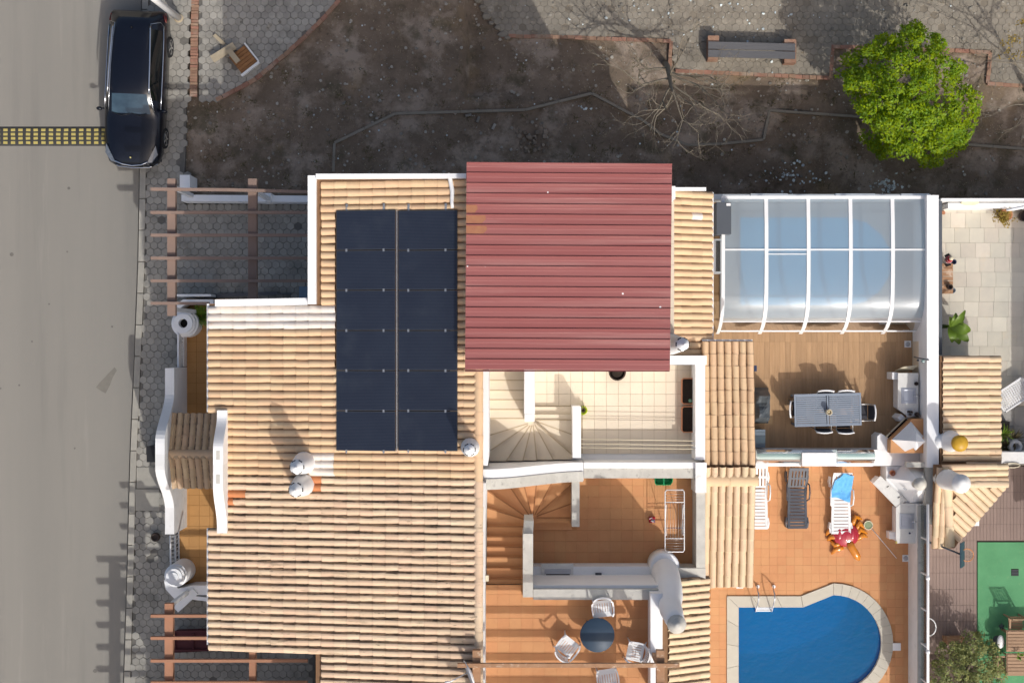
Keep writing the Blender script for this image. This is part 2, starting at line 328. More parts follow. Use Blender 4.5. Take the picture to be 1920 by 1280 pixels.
# ------------------------------------------------------------------ terrain
ZR, ZP, ZA, ZU = -1.30, -1.17, 2.60, 5.20              # road, pavement, first terrace, upper terrace
PZ = -3.20                                             # the park and its plaza lie well below the patios
def g0(x): return lerp(-1.36, PZ-.06, sstep((x+7.0)/9.5))
def GP(px):
    z = -2.0
    for _ in range(6): z = g0((px-960)*(H-z)/F)
    return z+.03
def frange(a, b, s):
    r = []
    while a < b: r.append(a); a += s
    return r
POOLC = (1563, 1205)
pool_in = [(1385,1320),(1385,1138),(1506,1138)]+[(1563+90*math.sin(rad(a)), 1205-90*math.cos(rad(a))) for a in range(0,166,9)]+[(1510,1320)]
pool_out = [(1363,1342),(1363,1117),(1502,1117)]+[(1563+112*math.sin(rad(a)), 1205-112*math.cos(rad(a))) for a in range(0,166,9)]+[(1515,1342)]
pool_mid = [((a[0]+b[0])/2,(a[1]+b[1])/2) for a,b in zip(pool_in,pool_out)]
def ground():
    xs = [-70,-40,-20,-14]+frange(-13,17.6,.2)+[20,30,70]; ys = [-70,-30,-14,-12.2,-8.2,-4,0,2.5,3.2]+frange(3.6,11.6,.2)+[14,20,40,70]
    b = MB(); vs = []
    for y in ys:
        for x in xs:
            z = g0(x)
            if 3.6 < y < 12 and x > -10.6:
                k = min(1, (y-3.6)/1.2)*min(1, (x+10.6)/.8)
                if y > 8 and x > -1.5: k *= .25
                z += k*(.11*noise.fractal(Vector((x*.8,y*.8,3)), .8, 2.1, 4)+.035*noise.noise(Vector((x*3.3,y*3.3,9))))
                if y > 8.2 and x > -1.6: z = min(z, PZ-.01)
            vs.append((x,y,z))
    n = len(xs); fs = []
    for j in range(len(ys)-1):
        for i in range(n-1):
            cx, cy = (xs[i]+xs[i+1])/2, (ys[j]+ys[j+1])/2
            fs.append((j*n+i, j*n+i+1, (j+1)*n+i+1, (j+1)*n+i))
    b.add(vs, fs, True); return b.build('ground', M_['dirt'], kind='structure')
gnd = ground()
def gz(x, y):                                          # ground height with its bumps
    z = g0(x)
    if 3.6 < y < 12 and x > -10.6:
        k = min(1, (y-3.6)/1.2)*min(1, (x+10.6)/.8)
        if y > 8 and x > -1.5: k *= .25
        z += k*(.11*noise.fractal(Vector((x*.8,y*.8,3)), .8, 2.1, 4)+.035*noise.noise(Vector((x*3.3,y*3.3,9))))
        if y > 8.2 and x > -1.6: z = min(z, PZ-.01)
    return z
# road, kerb
kl = [(276,-700),(262,312),(259,500),(251,700),(244,860),(239,1060),(232,1290),(205,2200)]     # street edge of the kerb
def kx(py):
    for (a,b),(c,d) in zip(kl, kl[1:]):
        if b <= py <= d: return lerp(a,c,(py-b)/(d-b))
    return 250
b = MB(); left = [(-60,-70),(-60,70)]; edge = [tuple(W(x-1,y,ZR)[:2]) for x,y in kl]
b.prism([(-60,70)]+edge+[(-60,-70)], -1.6, ZR); road = b.build('road', M_['asphalt'], kind='structure')
b = MB(); b.pprism([(195,709),(203,700),(215,688),(219,694),(211,708),(206,722),(198,737),(190,733),(180,726),(186,718)], ZR-.01, ZR+.004)
M_['oil'] = mat('oil stain on asphalt', (.20,.185,.155), (.165,.155,.135), 6, .9); b.build('stain', M_['oil'], road)
for (sx, sy, sr) in ((22,477,4),(36,722,2),(1,728,2),(126,472,2),(129,353,3),(178,1257,4),(210,612,2),(60,640,2),(92,570,2),(140,840,2)):
    b = MB(); p = W(sx,sy,ZR); b.lathe((p.x,p.y,ZR), [(sr*.016,0),(sr*.014,.005)], 7); b.build('stain', M_['paver_dark'], road)
kerb = thing('kerb', None, None, (0,0,0)); kerb['kind'] = 'structure'
y = -40
while y < 1320:
    b = MB(); y1 = y+59; wk = 11.5
    b.pprism([(kx(y),y),(kx(y)+wk,y),(kx(y1)+wk,y1-1.2),(kx(y1),y1-1.2)], -1.5, ZP+.012, .015); b.build('kerb_stone', M_['kerb'], kerb); y = y1
# hexagonal pavers
def hexmesh(name, m, r, h, inset=.012):
    b = MB(); b.prism([(r*math.sin(rad(60*i)), r*math.cos(rad(60*i))) for i in range(6)], -h, 0, inset); return b.mesh(name, m)
def hexes(polys, z, m, parent, bed, limit=300, flat=.236, gap=.008, holes=(), jit=.006, tilt=.012, miss=.0, first=lambda p: True):
    me = hexmesh('paver', m, (flat-gap)/math.sqrt(3), .05); xs = [p for q in polys for p in q]
    x0, x1 = min(p[0] for p in xs), max(p[0] for p in xs); y0, y1 = min(p[1] for p in xs), max(p[1] for p in xs)
    A = W(x0-10,y1+10,ZP); B = W(x1+10,y0-10,ZP); its = []; row = 0; yy = math.floor(A.y/.2044)*.2044; row = round(yy/.2044)
    while yy < B.y:
        xx = math.floor(A.x/flat)*flat+(flat/2 if row % 2 else 0)
        while xx < B.x:
            zz = z(xx,yy) if callable(z) else z
            p = PX((xx,yy,zz))
            if any(pip(p[0],p[1],q) for q in polys) and not any(pip(p[0],p[1],q) for q in holes) and R.random() >= miss:
                M = Matrix.Translation((xx+R.uniform(-.006,.006),yy+R.uniform(-.006,.006),zz+R.uniform(-jit,jit))) @ Matrix.Rotation(R.uniform(-.05,.05),4,'Z') @ Matrix.Rotation(R.uniform(-tilt,tilt),4,'X') @ Matrix.Rotation(R.uniform(-tilt,tilt),4,'Y')
                its.append((0 if (first(p) and -5 < p[0] < 1925 and -5 < p[1] < 1285) else 1, R.random(), me, M))
            xx += flat
        yy += .2044; row += 1
    its.sort(key=lambda t: (t[0], t[1])); pieces('paver', [(a[2],a[3]) for a in its], parent, limit)
pav = thing('pavement', None, None); pav['kind'] = 'structure'
pz = ZP-.022
pedge = [(kx(y)+13,y) for y in range(-40,1330,60)]
b = MB(); b.pprism(pedge+[(345,1330),(345,1100),(345,600),(345,330),(347,300),(349,195),(358,-40)], -1.5, pz)
b.pprism([(345.5,384),(590,384),(590,600),(345.5,600)], -1.5, pz); b.pprism([(345.5,1100),(590,1100),(590,1330),(345.5,1330)], -1.5, pz)
b.build('paver_bed', M_['paver_dark'], pav)
covers = [[(258,880),(294,880),(294,952),(254,952)]]
hexes([pedge+[(346,1330),(346,640),(352,318),(332,318),(345,270),(352,200),(360,-40)], [(345,386),(584,386),(584,566),(345,566)], [(345,1104),(586,1104),(586,1330),(345,1330)]],
      ZP, M_['paver'], pav, None, 300, holes=covers+[[(362,-40),(372,-40),(372,195),(362,195)],[(336,610),(700,610),(700,1120),(336,1120)]], miss=.006, first=lambda p: p[0] < 345 or p[1] < 560)
# top left paved corner
pl = thing('paved_corner', None, None); pl['kind'] = 'structure'
cpoly = [(373,-30),(640,-30),(628,4),(598,38),(540,98),(480,146),(405,188),(373,186)]
b = MB(); b.pprism(cpoly, -1.6, ZP-.022); b.build('paver_bed', M_['paver_dark'], pl)
hexes([cpoly], ZP, M_['paver'], pl, None, 300, holes=[[(440,86),(484,118),(452,140),(420,110)]])
# top right plaza
plaza = thing('plaza', None, None); plaza['kind'] = 'structure'
zpoly = [(880,-60),(905,20),(948,66),(1258,73),(1266,132),(1560,143),(1560,85),(1600,88),(1780,91),(1860,95),(1856,156),(1990,160),(1990,-60)]
def plz(x, y): return PZ+.045
b = MB(); b.pprism(zpoly, PZ-.4, PZ+.028); b.build('paver_bed', M_['plaza_bed'], plaza)
hexes([zpoly], plz, M_['plaza'], plaza, None, 300, jit=.002, tilt=.004, gap=.004, miss=.05)
# ------------------------------------------------------------------ houses
def tilemesh(name, m, w=.210, L=.40, h=.074):
    prof = [(-.5,0),(-.455,0),(-.39,.34),(-.24,.84),(0,1),(.24,.84),(.39,.34),(.455,0),(.5,0)]
    b = MB(); n = len(prof)
    R3 = [[(xx, y*w*k, z+q*h*(1 if xx else .97)) for y,q in prof] for xx,k,z in ((.022,1.0,.015),(L,.975,.0))]
    b.add(R3[0]+R3[1], [(i,i+n,i+1+n,i+1) for i in range(n-1)], True)
    b.add([(0,y*w,-.012+q*h*.90) for y,q in prof]+R3[0], [(i,i+n,i+1+n,i+1) for i in range(n-1)])
    if isinstance(m, list):
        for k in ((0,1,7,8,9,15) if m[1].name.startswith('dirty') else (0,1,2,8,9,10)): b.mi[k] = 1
    return b.mesh(name, m)
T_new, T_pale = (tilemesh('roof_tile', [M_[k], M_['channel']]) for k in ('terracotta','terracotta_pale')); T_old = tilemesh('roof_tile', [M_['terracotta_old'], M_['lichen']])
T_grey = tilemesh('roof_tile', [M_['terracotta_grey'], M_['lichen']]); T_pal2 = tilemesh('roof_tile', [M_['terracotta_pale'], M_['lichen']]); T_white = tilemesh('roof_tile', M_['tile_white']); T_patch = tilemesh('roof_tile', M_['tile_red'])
def tiles(O, up, across, nr, nc, test, pick, pitch=.21, expo=.358, lift=.02):
    up = Vector(up).normalized(); across = Vector(across).normalized(); nn = up.cross(across)
    if nn.z < 0: nn = -nn
    B = Matrix((( up.x, across.x, nn.x, 0),(up.y, across.y, nn.y, 0),(up.z, across.z, nn.z, 0),(0,0,0,1))); out = []
    for r in range(nr):
        for c in range(nc):
            P = Vector(O)+across*(pitch*(r+.5))+up*(expo*c)
            q = PX(P+up*expo*.5)
            if not test(*q): continue
            J = Matrix.Rotation(R.gauss(0,.016),4,'Z') @ Matrix.Rotation(R.gauss(0,.02),4,'X') @ Matrix.Translation((R.gauss(0,.006),0,0))
            out.append((pick(q, r, c), Matrix.Translation(P+nn*(lift+R.uniform(-.004,.004))+across*R.uniform(-.004,.004)) @ B @ J))
    return out
XE, ZE, XR, ZRG = -8.345, 6.00, -.954, 7.30               # eave and ridge of the street-side slope
SL = (ZRG-ZE)/(XR-XE)
def mz(x): return ZE+(x-XE)*SL                          # height of that slope at x
def mp(px, py):                                        # point on that slope seen at a photo position
    z = 6.6
    for _ in range(12): z = mz((px-960)*(H-z)/F)
    return W(px,py,z)
up = thing('house', 'white house with solar panels and clean terracotta roof beside the dirt plot', 'house', (-5,0,-1.2), 'semi-detached white houses')
lo = thing('house', 'white house with lichen-stained terracotta roof and plastic chairs on its terrace', 'house', (-5,-7,-1.2), 'semi-detached white houses')
YP = -3.74                                             # party line between the two houses
yn = mp(592,334).y; yc = mp(480,569).y
def slope_block(b, xa, xb, ya, yb, th=.14, zbot=None):
    zb0, zb1 = (mz(xa)-th, mz(xb)-th) if zbot is None else (zbot, zbot)
    b.add([(xa,ya,zb0),(xb,ya,zb1),(xb,yb,zb1),(xa,yb,zb0),(xa,ya,mz(xa)),(xb,ya,mz(xb)),(xb,yb,mz(xb)),(xa,yb,mz(xa))],
          [(0,3,2,1),(4,5,6,7),(0,1,5,4),(1,2,6,5),(2,3,7,6),(3,0,4,7)])
xn = mp(592,450).x; xg = mp(424,880).x
# --- street-side roofs
b = MB(); slope_block(b, XE, XR+.1, mp(395,772).y, yc); slope_block(b, xg, XR+.1, YP, mp(395,772).y); slope_block(b, xn, XR+.1, yc, yn)
roofA = b.build('roof', M_['roofbase'], up)
yl = -9.05                                             # lower edge of the wide part of the south roof
b = MB(); slope_block(b, XE, XR+.1, mp(395,1208).y, mp(395,990).y); slope_block(b, xg, XR+.1, mp(395,990).y, YP); slope_block(b, xn, XR+.1, -13.0, mp(395,1208).y)
roofB = b.build('roof', M_['roofbase'], lo)
polyA = [[(388,573),(905,573),(905,900),(424,900),(424,778),(388,778)],[(592,336),(905,336),(905,580),(592,580)]]
hole = [(636,402),(850,399),(852,838),(640,838)]
O = Vector((XE, 4.75, ZE)); upv = (1,0,SL)
tmain = tiles(O-Vector((0,0,0)), upv, (0,-1,0), 40, 22, lambda a,c: any(pip(a,c,q) for q in polyA) and not pip(a,c,hole),
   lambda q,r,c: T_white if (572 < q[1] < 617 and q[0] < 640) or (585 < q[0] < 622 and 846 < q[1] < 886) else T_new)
polyB = [[(388,992),(905,985),(905,1300),(592,1300),(592,1222),(388,1212)],[(424,846),(905,846),(905,1000),(424,1000)]]
nB = 40
def pickB(q, r, c):
    if 548 < q[0] < 600 and 878 < q[1] < 918: return T_patch
    if 585 < q[0] < 622 and 846 < q[1] < 886: return T_white
    if q[0] < 455 and 918 < q[1] < 940: return T_patch
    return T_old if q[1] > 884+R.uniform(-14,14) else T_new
tB = tiles(O-Vector((0,nB*.21,0)), upv, (0,-1,0), 62, 22, lambda a,c: any(pip(a,c,q) for q in polyB), pickB)
# --- east strips
E1 = [W(1258,357,3.25), W(1335,357,2.65)]
e1sl = (E1[0].z-E1[1].z)/(E1[1].x-E1[0].x)
def strip(b, x0, x1, z0, z1, ya, yb, th=.14):
    b.add([(x0,ya,z0-th),(x1,ya,z1-th),(x1,yb,z1-th),(x0,yb,z0-th),(x0,ya,z0),(x1,ya,z1),(x1,yb,z1),(x0,yb,z0)], [(0,3,2,1),(4,5,6,7),(0,1,5,4),(1,2,6,5),(2,3,7,6),(3,0,4,7)])
b = MB(); xw = E1[0].x-.1
ys0 = E1[0].y; ys1 = W(1335,664,2.65).y
strip(b, xw, E1[1].x, E1[0].z+.1*e1sl, E1[1].z, ys1, ys0); roofA2 = b.build('roof', M_['roofbase'], up)
tE1 = tiles((E1[1].x,ys0,E1[1].z), (-1,0,e1sl), (0,-1,0), 24, 4, lambda a,c: pip(a,c,[(1256,350),(1340,350),(1340,632),(1316,668),(1256,668)]), lambda q,r,c: T_white if (r == 3 and c == 1) else T_new)
# porch roof north-south, ridge on the party line
XP0, XP1 = W(1318,880,3.3).x, W(1415,880,3.2).x
yr = -4.04; ye_n = W(1370,640,2.95).y; ye_s = W(1370,1100,2.9).y; zr_ = 3.40
def porch(b, ya, za):
    b.add([(XP0,ya,za-.14),(XP1,ya,za-.14),(XP1,yr,zr_-.14),(XP0,yr,zr_-.14),(XP0,ya,za),(XP1,ya,za),(XP1,yr,zr_),(XP0,yr,zr_)], [(0,3,2,1),(4,5,6,7),(0,1,5,4),(1,2,6,5),(2,3,7,6),(3,0,4,7)])
b = MB(); porch(b, ye_n, 2.95); b.build('roof', M_['roofbase'], up)
b = MB(); porch(b, ye_s, 2.90); b.build('roof', M_['roofbase'], lo)
tP1 = tiles((XP0,ye_n,2.95), (0,-1,(zr_-2.95)/(ye_n-yr)), (1,0,0), 7, 12, lambda a,c: c < 878, lambda q,r,c: T_new, pitch=(XP1-XP0)/7)
tP2 = tiles((XP0,ye_s,2.90), (0,1,(zr_-2.90)/(yr-ye_s)), (1,0,0), 7, 11, lambda a,c: c > 884, lambda q,r,c: T_pale, pitch=(XP1-XP0)/7)
# south-east strip
E4 = [W(1240,1180,4.3), W(1329,1180,3.45)]; e4sl = (E4[0].z-E4[1].z)/(E4[1].x-E4[0].x); ye4 = W(1300,1082,3.7).y
b = MB(); strip(b, E4[0].x-.1, E4[1].x, E4[0].z+.1*e4sl, E4[1].z, -14.5, ye4); b.build('roof', M_['roofbase'], lo)
tE4 = tiles((E4[1].x,ye4,E4[1].z), (-1,0,e4sl), (0,-1,0), 15, 4, lambda a,c: 1235 < a < 1335 and 1080 < c < 1300, lambda q,r,c: T_pal2)
# street entry canopies
XC0, XC1 = W(316,850,1.3).x, W(404,850,1.3).x; yk = W(360,851,1.55).y; yk_n = W(360,775,1.05).y; yk_s = W(360,914,1.05).y
for own, ya in ((up,yk_n),(lo,yk_s)):
    b = MB(); b.add([(XC0,ya,.95),(XC1,ya,.95),(XC1,yk,1.45),(XC0,yk,1.45),(XC0,ya,1.05),(XC1,ya,1.05),(XC1,yk,1.55),(XC0,yk,1.55)], [(0,3,2,1),(4,5,6,7),(0,1,5,4),(1,2,6,5),(2,3,7,6),(3,0,4,7)]); b.build('canopy', M_['roofbase'], own)
tC1 = tiles((XC0,yk_n,1.05), (0,-1,.5/(yk_n-yk)), (1,0,0), 7, 4, lambda a,c: c < 850, lambda q,r,c: T_grey, pitch=(XC1-XC0)/7)
tC2 = tiles((XC0,yk_s,1.05), (0,1,.5/(yk-yk_s)), (1,0,0), 7, 4, lambda a,c: c > 851, lambda q,r,c: T_grey, pitch=(XC1-XC0)/7)
def by_view(lst):
    return sorted(lst, key=lambda t: -t[1].translation.z)
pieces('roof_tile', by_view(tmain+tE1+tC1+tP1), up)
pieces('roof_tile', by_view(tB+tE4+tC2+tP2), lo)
def ridge(own, pts, m, r=.10, step=.36):
    for (a, c) in zip(pts, pts[1:]):
        a, c = Vector(a), Vector(c); n = max(1, int((c-a).length/step)); d = (c-a)/n
        for i in range(n):
            b = MB(); p = a+d*i; q = a+d*(i+1.06); s = d.normalized().cross(Vector((0,0,1))); vs = []
            for P, k in ((p,1.0),(q,.9)):
                for j in range(7):
                    t = math.pi*j/6; vs.append(P+s*math.cos(t)*r*k+Vector((0,0,math.sin(t)*r*.75*k)))
            b.add(vs, [(j,j+1,j+8,j+7) for j in range(6)], True); b.add(vs[:7], [(0,1,2,3,4,5,6)]); b.build('ridge_tile', m, own)
ridge(up, [(XR+.06,yn-.1,ZRG+.02),(XR+.06,YP,ZRG+.02)], M_['terracotta'], .13, .62)
ridge(lo, [(XR+.06,YP,ZRG+.02),(XR+.06,-10.4,ZRG+.02)], M_['terracotta_old'], .13, .62)
ridge(lo, [(XP0,yr,zr_),(XP1+.02,yr,zr_+.01)], M_['terracotta'], .19, .6)
ridge(lo, [(XC0,yk,1.56),(XC1,yk,1.58)], M_['terracotta_grey'], .15, .8)
# small upstand of tile ends along the ridge (the dark notched line)
# --- walls
wa = MB(); wb = MB()
xA0, xA1 = W(909,780,ZA).x, W(1314,780,ZA).x
wa.box(XE+.25, YP+.002, -3.5, XR, yc-.05, 5.8); wa.box(xn+.1, yc-.049, -3.5, XR, yn-.03, 6.3)
wa.box(XR+.002, YP+.003, -3.5, xA1-.02, W(0,676,2.9).y, ZA-.03); wa.box(XR+.003, W(0,676,2.9).y+.001, -3.5, E1[0].x-.22, yn-.06, 4.55); wa.box(E1[0].x-.219, W(0,676,2.9).y+.002, -3.5, E1[1].x-.25, yn-.062, 2.4)
wa.box(XR+.004, W(0,676,2.9).y+.12, 4.5, E1[0].x-.21, yn-.05, ZU-.03)
wb.box(XE+.25, mp(395,1208).y+.2, -1.5, XR, YP-.002, 5.8); wb.box(xn+.1, -12.9, -1.5, XR, mp(395,1208).y+.199, 6.3)
yS = W(0,1054,ZA).y
wb.box(XR+.002, yS-.3, -1.5, xA1-.02, YP-.003, ZA-.03); wb.box(XR+.003, -14.2, -1.5, E4[1].x-.3, yS-.301, 3.4); wb.box(XR+.004, -14.1, 3.3, E4[0].x-.06, yS-.302, ZU-.03)
wa.build('wall', M_['white'], up); wb.build('wall', M_['white_old'], lo)
# parapets of the north house
class PW:
    def __init__(s, own, m, name='parapet'): s.own, s.m, s.name = own, m, name
    def pwall(s, *a): b = MB(); b.pwall(*a); b.build(s.name, M_[s.m], s.own)
    def build(s, *a): pass
pa = PW(up, 'white')
pa.pwall([(584.5,329,6.82),(584.5,570,6.82)], .215, 5.6)                        # west upstand of the notch
pa.pwall([(403,568,6.34),(576,565,6.62)], .19, 5.0)                            # along the notch
pa.pwall([(592,330,6.86),(874,329.5,7.50)], .12, 5.6); pa.pwall([(1258,354.5,3.4),(1324,354.5,2.85)], .10, 2.2)
pa.build('parapet', M_['white'], up)
b = MB(); b.box(XE-.045, mp(395,772).y, ZE-.12, XE+.02, yc, ZE+.012); b.build('gutter', M_['white'], up)
b = MB(); b.box(XE-.045, mp(395,1208).y, ZE-.12, XE+.02, mp(395,990).y, ZE+.012); b.build('gutter', M_['white'], lo)
b = MB(); b.box(E1[1].x+.0, ys1, E1[1].z-.13, E1[1].x+.05, ys0, E1[1].z-.02); b.build('gutter', M_['white'], up)
b = MB(); b.box(XP0+.02, ye_n+.01, 2.82, XP1-.02, ye_n+.06, 2.92); b.build('gutter', M_['white'], up)
# terrace parapets
pb = PW(up, 'white')
pb.pwall([(911,694,6.92),(911,860,6.92),(909,872,6.9)], .15, ZA)                # stair outer wall, north house
pb.pwall([(1313,669,3.62),(1313,862,3.62)], .28, ZA-.3); pb.pwall([(1196,675,3.66),(1325,675,3.66)], .26, ZA-.3)
pb.pwall([(993,640,6.05),(993,776,6.05)], .29, ZA); pb.pwall([(993,776.5,6.04),(993,790,5.55)], .27, ZA)    # newel wall
pb.pwall([(1081.5,762,3.66),(1081.5,858,3.70)], .245, ZA)
pb.build('parapet', M_['white'], up)
def party_top(px):                                     # the curved shared wall, rising towards the street side
    t = sstep((1094-px)/185.0); return lerp(3.70, 6.20, t)
y1, y2, y3 = -3.50, -3.75, -4.02
def party(own, ya, yb, m, name='parapet'):
    xs = [lerp(904,1094,i/24) for i in range(25)]; b = MB(); vs = []
    for p in xs:
        z = party_top(p); x = (p-960)*(H-z)/F
        vs += [(x,ya,ZA),(x,ya,z),(x,yb,z),(x,yb,ZA)]
    fs = []
    for i in range(24):
        a = 4*i; c = a+4; fs += [(a,a+1,c+1,c),(a+1,a+2,c+2,c+1),(a+2,a+3,c+3,c+2)]
    fs += [(0,3,2,1),(96,97,98,99)]; b.add(vs, fs); return b.build(name, m, own)
party(up, y1, y2, M_['white']); party(lo, y2-.002, y3, M_['white_old']) 
b = MB(); xq = W(1095,870,3.7).x; xe = W(1323,870,3.7).x
b.box(xq+.002, y1, ZA-.3, xe-.3, y2+.08, 3.66); b.build('parapet', M_['white'], up)
b = MB(); b.box(xq+.002, y2+.078, ZA-.3, xe-.3, y3+.06, 3.62); b.build('coping', M_['stone'], lo)
b = MB(); b.box(xe-.3, y1, ZA-.3, xe+.02, y2-.03, 3.80); b.build('pier', M_['white'], up)
b = MB(); b.box(xe-.298, y2-.032, ZA-.3, xe+.018, y3-.35, 3.76); b.build('pier', M_['white_old'], lo)
cap = MB()                                              # grey coping on the south half of the curved wall
vs = []; xs = [lerp(905,1093,i/24) for i in range(25)]
for p in xs:
    z = party_top(p); x = (p-960)*(H-z)/F; vs += [(x,y2-.01,z+.002),(x,y2-.01,z+.05),(x,y3-.03,z+.05),(x,y3-.03,z+.002)]
fs = []
for i in range(24):
    a = 4*i; c = a+4; fs += [(a,a+1,c+1,c),(a+1,a+2,c+2,c+1),(a+2,a+3,c+3,c+2)]
cap.add(vs, fs+[(0,3,2,1),(96,97,98,99)]); cap.build('coping', M_['stone'], lo)
# south house parapets
pc = PW(lo, 'white_old')
pc.pwall([(907,905,6.9),(905,1000,6.9),(905,1110,6.9),(905,1300,6.9)], .12, ZA); pc.build('parapet', M_['white_old'], lo)
b = PW(lo, 'stone', 'coping')
b.pwall([(1314,914,3.6),(1314,1064,3.6)], .26, ZA-.3); b.pwall([(1257,1075,3.61),(1323,1075,3.61)], .32, ZA-.3)
b.pwall([(990,1000,5.63),(990,1119,5.63)], .28, ZA); b.pwall([(992,976,5.35),(990.5,999.5,5.55)], .26, ZA)
b.pwall([(1079.5,897,3.66),(1079.5,987,3.66)], .22, ZA)
b.pwall([(1000,1114,5.62),(1238,1114,5.62)], .29, ZA)
b.build('coping', M_['stone'], lo)
b = PW(lo, 'white')                                 # wall behind the terrace counter, and the terrace's east parapet
b.pwall([(1000,1100.5,5.40),(1240,1100.5,5.40)], .12, ZA)
b.pwall([(1231,1112,6.05),(1231,1180,6.05),(1231,1300,6.05)], .33, ZA); b.build('parapet', M_['white_old'], lo)
# --- floors
def floor(own, x0, x1, y0, y1, z, me, m, bed, pitch, test=None, ox=0, oy=0, gap=.008, limit=300, py=None, stagger=False, name='floor_tile', bname='floor'):
    b = MB(); b.box(x0, y0, z-.06, x1, y1, z-.012); b.build(bname, bed, own)
    grid_tiles(own, x0, x1, y0, y1, z, m, pitch, py or pitch, test, gap, limit, stagger, name)
def grid_tiles(own, x0, x1, y0, y1, z, m, pw, ph, test, gap, limit, stagger, name, jit=.0012):
    tm = {}; its = []; j = 0; yy = y0
    while yy < y1-.02:
        h = min(ph, y1-yy); xx = x0-(R.random()*pw if stagger == 'rand' else (pw/2 if stagger and j % 2 else 0))
        while xx < x1-.02:
            a, c = max(xx,x0), min(xx+pw,x1)
            if c-a > .03:
                cx, cy = (a+c)/2, yy+h/2
                if test is None or test(cx,cy):
                    k = (round(c-a,3), round(h,3))
                    if k not in tm:
                        q = MB(); w2, h2 = k[0]/2-gap/2, k[1]/2-gap/2; q.prism([(-w2,-h2),(w2,-h2),(w2,h2),(-w2,h2)], -.02, 0, .002); tm[k] = q.mesh(name, m)
                    p = PX((cx,cy,z)); inv = -5 < p[0] < 1925 and -5 < p[1] < 1285
                    its.append((0 if inv else 1, -k[0]*k[1] if False else R.random(), tm[k], Matrix.Translation((cx,cy,z+R.uniform(-jit,jit))) @ Matrix.Rotation(R.uniform(-.0025,.0025),4,'X') @ Matrix.Rotation(R.uniform(-.0025,.0025),4,'Y')))
            xx += pw
        yy += ph; j += 1
    its.sort(key=lambda t: (t[0],t[1])); pieces(name, [(a[2],a[3]) for a in its], own, limit)
p0, p1 = W(1090,849,ZA), W(1302,690,ZA)
floor(up, W(1003,0,ZA).x, p1.x, p0.y-.02, W(0,684,ZA).y, ZA, None, M_['beige'], M_['beige_grout'], .353, test=lambda x,y: x > p0.x or y > W(0,764,ZA).y)
q0, q1 = W(998,1056,ZA), W(1304,892,ZA)
floor(lo, q0.x, q1.x, q0.y, q1.y, ZA, None, M_['orange'], M_['grout'], .33, gap=.004, test=lambda x,y: x > W(1086,0,ZA).x or y < W(0,986,ZA).y)
r0, r1 = W(911,1300,ZU), W(1219,1096,ZU)
floor(lo, r0.x, r1.x, r0.y-2.5, r1.y, ZU, None, M_['orange'], M_['grout'], .33, gap=.004, test=lambda x,y: x < W(980,0,ZU).x or y < W(0,1118,ZU).y)
floor(up, XR+.1, E1[0].x-.1, W(0,676,2.9).y+.3, yn-.3, ZU, None, M_['beige'], M_['beige_grout'], .6)
# --- winding stairs (the north one mirrors the south one)
def stair(own, m, mir):
    f = (lambda y: y) if not mir else (lambda y: 2*(-3.745)-y)
    cx, cy = W(999,975,3.6)[:2]; xL, xM, xN = W(913,0,4.2).x, W(984,0,4.6).x, W(1001,0,3.2).x; xRr = W(1073,0,2.9).x
    yT = y3-.01
    zs = ZU; st = [1100,1085,1064.7,1044,1024.5,1004.6,986]
    def step(poly, zt):
        b = MB(); b.prism([(x,f(y)) for x,y in (poly if not mir else poly[::-1])], ZA-.03, zt, .004); b.build('stair_step', m, own)
    def edge_bar(p, q, zt):
        p, q = Vector((p[0],f(p[1]),zt)), Vector((q[0],f(q[1]),zt)); d = q-p; b = MB(); c = (p+q)/2
        b.obox(c.x,c.y,zt-.012,d.length*.985,.034,.034,math.atan2(d.y,d.x)); b.build('edge_line', M_['edge_line' if mir else 'edge_line_orange'], own)  # added darker strip that makes each step edge show
    n = len(st)
    for i in range(n-1):
        z = zs-.165*(i+1); ya, yb = W(0,st[i],z).y, W(0,st[i+1],z).y
        if i == 0: ya = W(0,1096,ZU).y
        step([(xL,ya-.0),(xM,ya),(xM,yb+.001),(xL,yb+.001)], z); edge_bar((xL,yb-.01),(xM,yb-.01),z)
    z = zs-.165*n+.165; y0 = W(0,986,z).y
    ang = [180, 163, 146, 124, 104, 84, 62, 41, 20, 0]
    def hit(a):
        d = (math.cos(rad(a)), math.sin(rad(a))); ts = []
        if d[0] < -1e-6: ts.append((xL-cx)/d[0])
        if d[0] > 1e-6: ts.append((xRr-cx)/d[0])
        if d[1] > 1e-6: ts.append((yT-cy)/d[1])
        if d[1] < -1e-6: ts.append((y0-cy)/d[1])
        t = min(ts); return (cx+d[0]*t, cy+d[1]*t)
    aTL = math.degrees(math.atan2(yT-cy, xL-cx)) % 360; aTR = math.degrees(math.atan2(yT-cy, xRr-cx))
    for i in range(9):
        a0, a1 = ang[i], ang[i+1]; z -= .165 if i < 8 else .16
        p = [(cx,cy), hit(a0)] if i else [(cx,cy), (cx,y0), (xL,y0)]
        if a0 > aTL > a1: p.append((xL,yT))
        if a0 > aTR > a1: p.append((xRr,yT))
        p.append(hit(a1)); step(p[::-1], max(z, ZA+.32)); e_ = hit(a1); edge_bar((lerp(cx,e_[0],.10),lerp(cy,e_[1],.10)), e_, max(z, ZA+.32))
    yq = cy-.001; yb = cy-.16; ye = cy-.38
    step([(xN,yb),(xRr,yb),(xRr,yq),(cx,yq)], ZA+.28); step([(xN,ye),(xRr,ye),(xRr,yb-.001),(xN,yb-.001)], ZA+.14)
stair(lo, M_['orange'], False); stair(up, M_['beige'], True)
